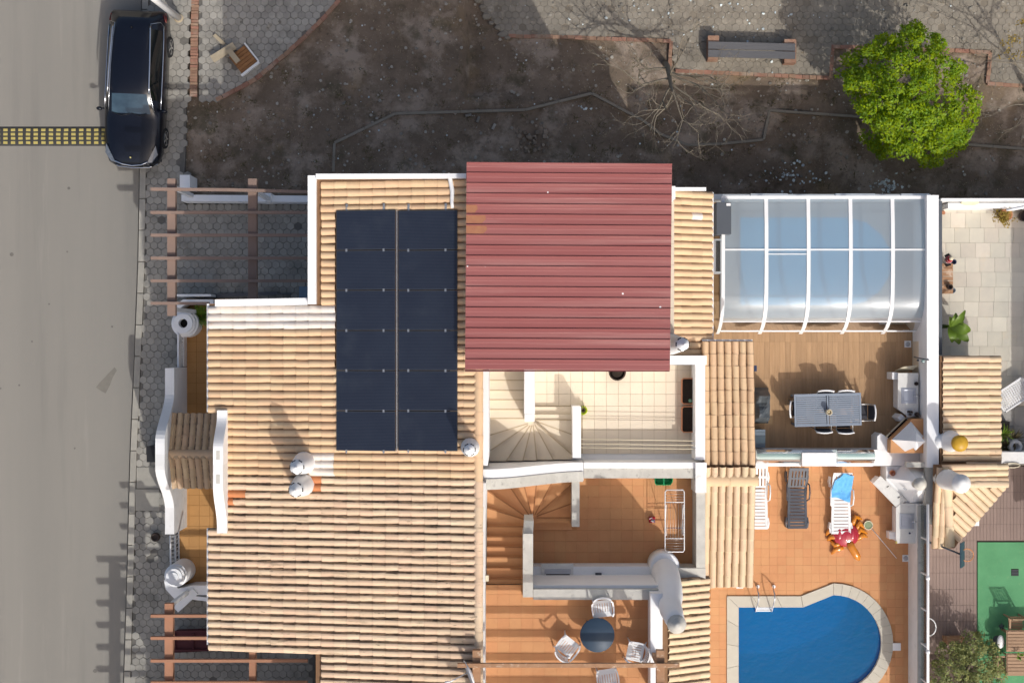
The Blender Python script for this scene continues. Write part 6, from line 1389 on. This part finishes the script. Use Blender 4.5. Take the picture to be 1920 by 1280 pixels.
b = MB(); c = W(343,1000,-.9); b.obox(c.x,c.y,-.7,.03,.10,.16); tag(b.build('door_bell', M_['soot']), 'small dark intercom on the curved white entry wall', 'intercom') if False else None
# ------------------------------------------------------------------ eastern neighbours
yd = thing('stone_yard', None, None); yd['kind'] = 'structure'
b = MB(); b.box(13.28, W(0,872,0).y, -3.3, 20, W(0,378,0).y, -.03); b.build('yard_bed', M_['slab_bed'], yd)
grid_tiles(yd, 13.29, 16.6, W(0,760,0).y, W(0,393,0).y, 0, M_['slab'], .462, .462, None, .005, 300, 'rand', 'slab')
M_['shadeslab'] = mat('shade toned slab', (.36,.35,.33), (.30,.29,.27), 2, .85, .2, 40, var=.05)  # darker grey carries the shade over this end of the yard
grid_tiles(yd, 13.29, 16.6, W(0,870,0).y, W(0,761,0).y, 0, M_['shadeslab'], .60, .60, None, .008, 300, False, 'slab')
cy_ = thing('brown_courtyard', None, None); cy_['kind'] = 'structure'
b = MB(); b.box(12.62, -13, -3.3, 20, W(0,873,0).y, -.03); b.build('courtyard_bed', M_['brownbed'], cy_)
grid_tiles(cy_, 12.63, 17.2, -9.75, W(0,874,0).y, 0, M_['brownfloor'], .105, .505, lambda x,y: not (x > W(1833,0,0).x and y < W(0,1016,0).y), .006, 300, False, 'deck_slat', .0006)
tf = thing('artificial_turf', None, None); tf['kind'] = 'structure'; b = MB(); b.box(W(1833,0,0).x, -13, -.02, 20, W(0,1016,0).y, .014); b.build('turf_sheet', M_['turf'], tf)
b = MB(); b.pbox(1896,1066,1910,1079,.016,.022); dn = tag(b.build('floor_drain', M_['soot']), 'dark slotted drain in the green turf', 'drain')
for i in range(4):
    b = MB(); b.pbox(1896.5,1068+i*2.8,1909.5,1069.2+i*2.8,.0225,.03); b.build('bar', M_['acgrey'], dn)
# neighbour porch roofs
n1 = thing('tiled_porch', 'clean pale tiled porch roof with amber chimney cowl beside stone yard', 'porch roof', tuple(W(1815,765,0)))
a0, a1 = W(1763,665,1.68), W(1876,665,1.35); yb1 = W(0,871,1.8).y
b = MB(); strip(b, a0.x, a1.x-.03, 1.68, 1.35, yb1, W(0,667,1.8).y); b.build('roof', M_['roofbase'], n1)
pieces('roof_tile', tiles((a1.x,W(0,667,1.8).y,1.35), (-1,0,.33/(a1.x-a0.x)), (0,-1,0), 17, 5, lambda a,c: c < 871, lambda q,r,c: T_pale, pitch=.2, expo=.374), n1)
b = MB(); b.box(a0.x+.02, yb1+.01, -.2, a1.x-.5, W(0,675,1.8).y, 1.2); b.build('wall', M_['white'], n1)
p = W(1779,826,1.55); b = MB(); b.lathe(p, [(.36,-.1),(.32,.25),(.25,.7),(.22,1.0),(.22,1.1)], 18); b.lathe(p+Vector((-.28,0,0)), [(.30,-.1),(.18,.2),(.02,.35)], 12); ch = b.build('chimney', M_['white'], n1)
b = MB(); b.lathe(p, [(.24,1.101),(.25,1.2),(.22,1.26),(.15,1.30),(.02,1.32)], 18); b.build('cowl', M_['gold'], ch)
n2 = thing('tiled_porch', 'hipped pale tiled porch roof with diagonal tile rows and grey chimney', 'porch roof', tuple(W(1800,940,0)))
A = W(1779,906,2.05); zl = 1.6
b = MB(); P5 = [W(1752,871,2.0), W(1886,872,zl), W(1889,908,zl), W(1800,1012,zl), W(1790,1027,zl), W(1749,1029,zl)]
b.add([A]+P5+[Vector((p.x,p.y,p.z-.15)) for p in P5], [(0,1,2,3),(0,3,4),(0,4,5,6),(0,6,1)]+[(i+1,(i+1)%6+1,(i+1)%6+7,i+7) for i in range(6)]); b.build('roof', M_['roofbase'], n2)
its = tiles((W(1889,0,zl).x, W(0,869,1.8).y, zl), (-1,0,.42/(W(1889,0,zl).x-A.x)), (0,-1,0), 3, 6, lambda a,c: a > 1750 and c < 905, lambda q,r,c: T_pale, pitch=.195)
its += tiles((W(1747,0,zl).x, W(0,1027,zl).y, zl), (0,1,.42/(A.y-W(0,1027,zl).y)), (1,0,0), 3, 8, lambda a,c: c > 868 and a < 1781, lambda q,r,c: T_pale, pitch=.175)
c1, c2 = W(1887,913,zl), W(1797,1016,zl); dv = (c2-c1); ac_ = dv.normalized(); inw = Vector((-ac_.y, ac_.x, 0));
if inw.dot(A-c1) < 0: inw = -inw
run = (A-c1).dot(inw)
mpoly = [(1786,908),(1889,908),(1797,1017),(1787,1000)]
its += tiles(c1+Vector((0,0,0)), (inw.x,inw.y,.42/run), (ac_.x,ac_.y,0), 11, 7, lambda a,c: pip(a,c,mpoly), lambda q,r,c: T_pale, pitch=dv.length/11)
pieces('roof_tile', its, n2)
ridge(n2, [(A.x-.05,A.y-.12,2.07),(W(1781,1022,zl).x,W(1781,1022,zl).y,zl+.10)], M_['terracotta_pale'], .14, .5)
ridge(n2, [(A.x+.25,A.y-.02,2.03),(W(1887,907,zl).x,W(1887,907,zl).y,zl+.08)], M_['terracotta_old'], .12, .5)
p = W(1772,897,1.95); b = MB(); b.lathe(p, [(.34,-.1),(.30,.3),(.27,.9),(.235,1.5),(.235,1.62),(.28,1.64),(.28,1.72),(.20,1.78),(.17,1.9),(.06,1.94)], 18); b.build('chimney', M_['white_old'], n2)
b = MB(); b.box(W(1752,0,1.4).x, W(0,985,1.4).y, -.2, W(1835,0,1.4).x, W(0,880,1.4).y, 1.45); b.build('wall', M_['white'], n2)
# house beyond the right edge whose scalloped eave shades the stone yard
hs = thing('house', 'neighbouring house beyond the photo edge shading the stone yard', 'house', (19,-2,0))
b = MB(); b.box(17.6, -7.6, -.2, 24, 1.3, 3.0); b.build('wall', M_['white'], hs)
b = MB(); strip(b, 17.24, 21, 3.35, 4.3, -7.8, 1.5); b.build('roof', M_['roofbase'], hs)
pieces('roof_tile', tiles((17.22,1.5,3.36), (1,0,.25), (0,-1,0), 42, 1, lambda a,c: True, lambda q,r,c: T_pale), hs)
wl2 = thing('boundary_wall', 'low pale wall between the stone yard and brown courtyard', 'wall', tuple(W(1900,858,0))); b = MB(); b.pbox(1878,847,2050,869,-.2,.9); b.build('wall', M_['white_old'], wl2)
# yard things
wb_ = thing('wooden_bench', 'slatted pale wooden bench against the white wall in stone yard', 'bench', tuple(W(1777,522,0)))
for i in range(7):
    b = MB(); b.pbox(1766,494+i*8.2,1787,501.2+i*8.2,.40,.43); b.build('slat', M_['oldwood'], wb_)
for y_ in (499,546): b = MB(); b.pbox(1767,y_,1786,y_+4,0,.399); b.build('leg', M_['oldwood'], wb_)
fg = thing('garden_figurine', 'small red and white figurine at the end of wooden bench', 'figurine', tuple(W(1776,486,.43))); p = W(1777,487,.43)
b = MB(); b.lathe((p.x,p.y,.432), [(.10,0),(.12,.12),(.08,.28),(.05,.34)], 12); b.build('body', M_['redcloth'], fg)
b = MB(); b.lathe((p.x,p.y+.02,.78), [(.03,-.02),(.065,.03),(.065,.08),(.02,.12)], 12); b.build('head', M_['cream'], fg)
b = MB(); b.lathe((p.x,p.y,.52), [(.118,0),(.122,.03),(.115,.05)], 12, cap=False); b.lathe((p.x,p.y,.64), [(.09,0),(.094,.03),(.08,.05)], 12, cap=False); b.build('trim', M_['plastic'], fg)
b = MB(); b.obox(p.x-.03,p.y+.12,.50,.14,.10,.10,.5); b.obox(p.x+.0,p.y-.16,.48,.16,.08,.06,.3); b.build('boots', M_['soot'], fg)
small('blue_pot',1788.5,491,.2,'small dark blue pot beside the red figurine','pot', lambda b,p: b.lathe((p.x,p.y,0), [(.05,0),(.085,.22),(.07,.22),(.06,.1)], 14), 'navy')
small('candle_jar',1779,538,.43,'dark brown jar standing on the wooden bench','jar', lambda b,p: b.lathe((p.x,p.y,.432), [(.08,0),(.085,.18),(.065,.18),(.06,.05)], 14), 'potbrown')
small('grey_jar',1786,544.5,.3,'grey blue jar standing just off the bench end','jar', lambda b,p: b.lathe((p.x,p.y,0), [(.08,0),(.09,.35),(.07,.37),(.06,.3)], 14), 'steelblue')
bt = thing('banana_plant', 'broad-leaved banana plant leaning out from the white wall', 'plant', tuple(W(1768,612,0))); p = W(1769,612,.2)
b = MB(); b.tube([(p.x,p.y,0),(p.x+.02,p.y,.5),(p.x+.05,p.y,.95)], [.07,.055,.03], 8); b.build('stem', M_['banana'], bt)
for a, l, w, z in ((75,.42,.10,1.0),(52,.62,.085,1.05),(40,.50,.10,.95),(15,.40,.13,.9),(-12,.62,.17,.85),(-40,.72,.16,.8),(-62,.62,.15,.75),(-85,.5,.13,.8),(100,.3,.09,.9),(-25,.5,.14,1.0)):
    b = MB(); d = Vector((math.cos(rad(a)),math.sin(rad(a)),0)); s_ = Vector((-d.y,d.x,0)); vs = []; n = 7
    for i in range(n+1):
        u = i/n; q = Vector((p.x+.03,p.y,z))+d*l*u+Vector((0,0,.28*math.sin(u*2.4)-.12*u)); ww = w*math.sin(math.pi*min(.97,.10+.88*u))**.7
        vs += [q-s_*ww+Vector((0,0,.03)), q, q+s_*ww+Vector((0,0,.03))]
    b.add(vs, [f for i in range(n) for f in ((3*i,3*i+1,3*i+4,3*i+3),(3*i+1,3*i+2,3*i+5,3*i+4))], True); b.build('leaf', M_['banana'], bt)
dp = thing('potted_shrub', 'dry yellow shrub in the far corner of stone yard', 'plant', tuple(W(1882,405,0))); b = MB()
for i in range(46): leaf_cloud(b, W(1882+R.gauss(0,7),406+R.gauss(0,7),.75)+Vector((0,0,R.uniform(-.3,.15))), .10, 16, .035)
b.build('foliage', M_['drytan'], dp); b = MB(); p = W(1880,404,0); b.lathe(p, [(.15,0),(.2,.38),(.17,.38),(.1,.3)], 14); b.build('pot', M_['clay'], dp)
small('dark_pot',1922,405,.3,'dark round pot at the photo edge of stone yard','pot', lambda b,p: b.lathe((p.x,p.y,0), [(.14,0),(.19,.35),(.16,.35),(.15,.1)], 16), 'potbrown')
b = MB(); b.tube([W(1940,384,1.2),W(1900,392,1.25),W(1887,394,1.2)], [.05,.05,.035], 7); tag(b.build('curved_pipe', M_['plastic']), 'pale curved pipe reaching over the stone yard corner', 'pipe')
b = MB(); b.tube([W(1769,399,0),W(1769,399,.3)], .06, 10); tag(b.build('clay_pot', M_['clay']), 'tiny clay pot at the wall foot in stone yard', 'pot')
wl3 = thing('plastic_recliner', 'white perforated plastic recliner behind the clean porch roof', 'recliner', tuple(W(1895,742,0))); c = W(1898,741,.35); th = rad(33)
for i in range(9):
    for j in range(3 if 2 < i < 7 else 4):
        pass
def rr_(u, v): return c.x+u*math.cos(th)-v*math.sin(th), c.y+u*math.sin(th)+v*math.cos(th)
for i in range(13):
    x, y = rr_(-.42+i*.075, 0); b = MB(); b.obox(x,y,.36,.045,.58,.02,th); b.build('slat', M_['plastic'], wl3)
for k in range(9):
    x, y = rr_(.03, -.28+k*.07); b = MB(); b.obox(x,y,.362,1.0,.03,.016,th); b.build('strip', M_['plastic'], wl3)
for v in (-.31,.31):
    x, y = rr_(.03, v); b = MB(); b.obox(x,y,.365,1.06,.05,.05,th); b.build('side_rail', M_['plastic'], wl3)
for u in (-.48,.545): x, y = rr_(u, 0); b = MB(); b.obox(x,y,.365,.05,.66,.05,th); b.build('end_rail', M_['plastic'], wl3)
for u in (-.4,.45):
    for v in (-.28,.28): x, y = rr_(u,v); b = MB(); b.obox(x,y,.17,.04,.04,.34,th); b.build('leg', M_['plastic'], wl3)
frond('spiky green plant behind the clean porch roof', 1880, 814, .35, 26, .36, 'banana', w=.018, potm='potbrown'); frond('dark spiky plant against the low pale wall', 1898, 822, .2, 30, .40, 'weed', w=.02); frond('tangled dark plant at the porch roof corner', 1884, 838, .2, 50, .30, 'weed', w=.03)
small('white_urn',1903,836,.3,'white round urn with dark mouth by the low wall','urn', lambda b,p: b.lathe((p.x,p.y,0), [(.12,0),(.24,.2),(.20,.42),(.12,.46),(.10,.40),(.09,.2)], 20), 'white_old')
b = MB(); b.pbox(1872,790,1893,815,.003,.35); tag(b.build('dark_recess', M_['soot']), 'black open crate beside the spiky green plant', 'recess')  # black block standing in for a dark opening
b = MB(); b.tube([(W(1897,872,.95).x+.26*math.cos(i*.45),W(1897,872,.95).y+.07*math.sin(i*.45),.93+.01*(i%3)) for i in range(20)], .016, 5); tag(b.build('garden_hose', M_['cream']), 'cream hose loop lying on the low pale wall', 'hose')
hp = thing('basketball_hoop', 'dark backboard with orange rim over the brown courtyard', 'basketball hoop', tuple(W(1775,1030,0)))
q = W(1803,1040,2.2); b = MB(); b.obox(q.x+.05,q.y,2.1,.55,.74,.04,0,0,rad(64)); b.build('backboard', M_['teal'], hp)
b = MB(); r_ = W(1813.5,1040,2.0); b.tube([(r_.x+.19*math.cos(i*.3927),r_.y+.19*math.sin(i*.3927),2.0) for i in range(17)], .014, 6); b.build('rim', M_['rim'], hp)
b = MB()
for i in range(12):
    a = i*.5236; b.tube([(r_.x+.18*math.cos(a),r_.y+.18*math.sin(a),1.99),(r_.x+.11*math.cos(a+.5),r_.y+.11*math.sin(a+.5),1.70)], .006, 4)
b.build('net', M_['cream'], hp); b = MB(); z_ = W(1770,1026,1.9); b.tube([(z_.x-.1,z_.y,1.0),(z_.x+.0,z_.y,1.8),(q.x+.02,q.y,2.05)], .028, 7); b.tube([(z_.x-.1,z_.y,0),(z_.x-.1,z_.y,1.0)], .035, 7); b.build('pole', M_['acgrey'], hp)
b = MB(); b.tube([(W(1741,1175,1.0).x+.22*math.cos(i*.3927),W(1741,1175,1.0).y+.27*math.sin(i*.3927),1.0+.03*math.cos(i*.3927)) for i in range(17)], .018, 6); tag(b.build('hoop', M_['plastic']), 'white hoop hanging over the fence above the olive bush', 'hoop')
ob = thing('olive_bush', 'dense olive green bush in the courtyard corner below the turf', 'bush', tuple(W(1815,1255,0))); b = MB(); n = 0
while n < 190:
    x, y = R.uniform(1745,1885), R.uniform(1182,1330); d = math.hypot((x-1812)/70,(y-1262)/78)
    if d > 1 or (x < 1775 and y < 1200) or (1775 < x < 1808 and y < 1208): continue
    z = .5+1.5*math.sqrt(1-d*d)-R.random()**1.5*.9; leaf_cloud(b, W(x,y,max(.25,z)), R.uniform(.10,.19), 44, .042, 1.0); n += 1
b.build('foliage', M_['olive'], ob); b = MB()
for i in range(7): a = i*.9; q = W(1814,1258,0); b.tube([q, q+Vector((.5*math.cos(a),.5*math.sin(a),.8)), q+Vector((.8*math.cos(a),.8*math.sin(a),1.2))], [.05,.03,.01], 5)
b.build('stem', M_['bark'], ob)
b = MB(); b.pbox(1775,1196,1810,1208,.0,.5); tag(b.build('planter_board', M_['oldwood']), 'old wooden planter edge beside the olive bush', 'planter')
gtb = thing('garden_table', 'brown slatted wooden table on the green turf at photo corner', 'table', tuple(W(1930,1224,0)))
for (a,c,e,d) in ((1887,1181,1930,1221),(1931,1181,1985,1221),(1887,1224,1930,1266),(1931,1224,1985,1266)):
    b = MB(); b.pbox(a,c,e,d,.70,.72); f = b.build('panel', M_['gobletwood'], gtb)
    for i in range(6): b = MB(); w_ = (d-c-4)/6; b.pbox(a+2,c+2+i*w_,e-2,c+2+(i+.82)*w_,.721,.742); b.build('slat', M_['gobletwood'], f)
for a, c in ((1890,1184),(1890,1260),(1980,1184),(1980,1260)): b = MB(); b.pbox(a,c,a+4,c+4,0,.699); b.build('leg', M_['gobletwood'], gtb)
frond('small green potted plant on the brown slatted table', 1911, 1229, .85, 18, .14, 'banana', w=.02, name='potted_plant', potm=None)
def wchair(lab, px, py, rz):
    t = thing('garden_chair', lab, 'chair'); M = M_['gobletwood']
    for i in range(5): b = MB(); b.box(-.22,-.2+i*.088,.42,.22,-.125+i*.088,.44); b.build('seat_slat', M, t)
    for i in range(6): b = MB(); b.box(-.19+i*.07,-.25,.5,-.155+i*.07,-.23,.92); b.build('back_slat', M, t)
    for s in (-1,1):
        b = MB(); b.box(s*.23-.02,-.26,0,s*.23+.02,-.22,.98); b.build('rear_leg', M, t); b = MB(); b.box(s*.23-.02,.2,0,s*.23+.02,.24,.62); b.build('front_leg', M, t); b = MB(); b.box(s*.23-.025,-.22,.621,s*.23+.025,.26,.65); b.build('armrest', M, t)
    for z in (.46,.93): b = MB(); b.box(-.21,-.255,z,.21,-.225,z+.05); b.build('back_rail', M, t)
    q = W(px,py,.45); t.location = (q.x,q.y,.014); t.rotation_euler = (0,0,rad(rz))
wchair('brown wooden chair at the turf end of the slatted table', 1904, 1170, 180); wchair('brown wooden chair between the olive bush and slatted table', 1876, 1242, -90)
small('white_cushion',1877,1203,.55,'white oval cushion lying beside the slatted table','cushion', lambda b,p: blob(b, Vector((p.x,p.y,.50)), .115, .21, .08), 'plastic')
b = MB(); q = W(1877,1203,.4); b.lathe((q.x,q.y,.014), [(.14,0),(.12,.02),(.03,.03),(.03,.40),(.13,.41),(.13,.43)], 14); tag(b.build('side_stool', M_['acgrey']), 'small dark stool under the white oval cushion', 'stool')
st_ = thing('star_lantern', 'dark star shaped lantern on the turf by the slatted table', 'lantern', tuple(W(1878,1174,.1))); q = W(1878,1174,.2)
b = MB(); b.add([(q.x+(.12 if i%2 == 0 else .06)*math.sin(i*.628),q.y+(.12 if i%2 == 0 else .06)*math.cos(i*.628),.20) for i in range(10)]+[(q.x,q.y,.30),(q.x,q.y,.02)], [(i,(i+1)%10,10) for i in range(10)]+[((i+1)%10,i,11) for i in range(10)]); b.build('star', M_['acgrey'], st_)
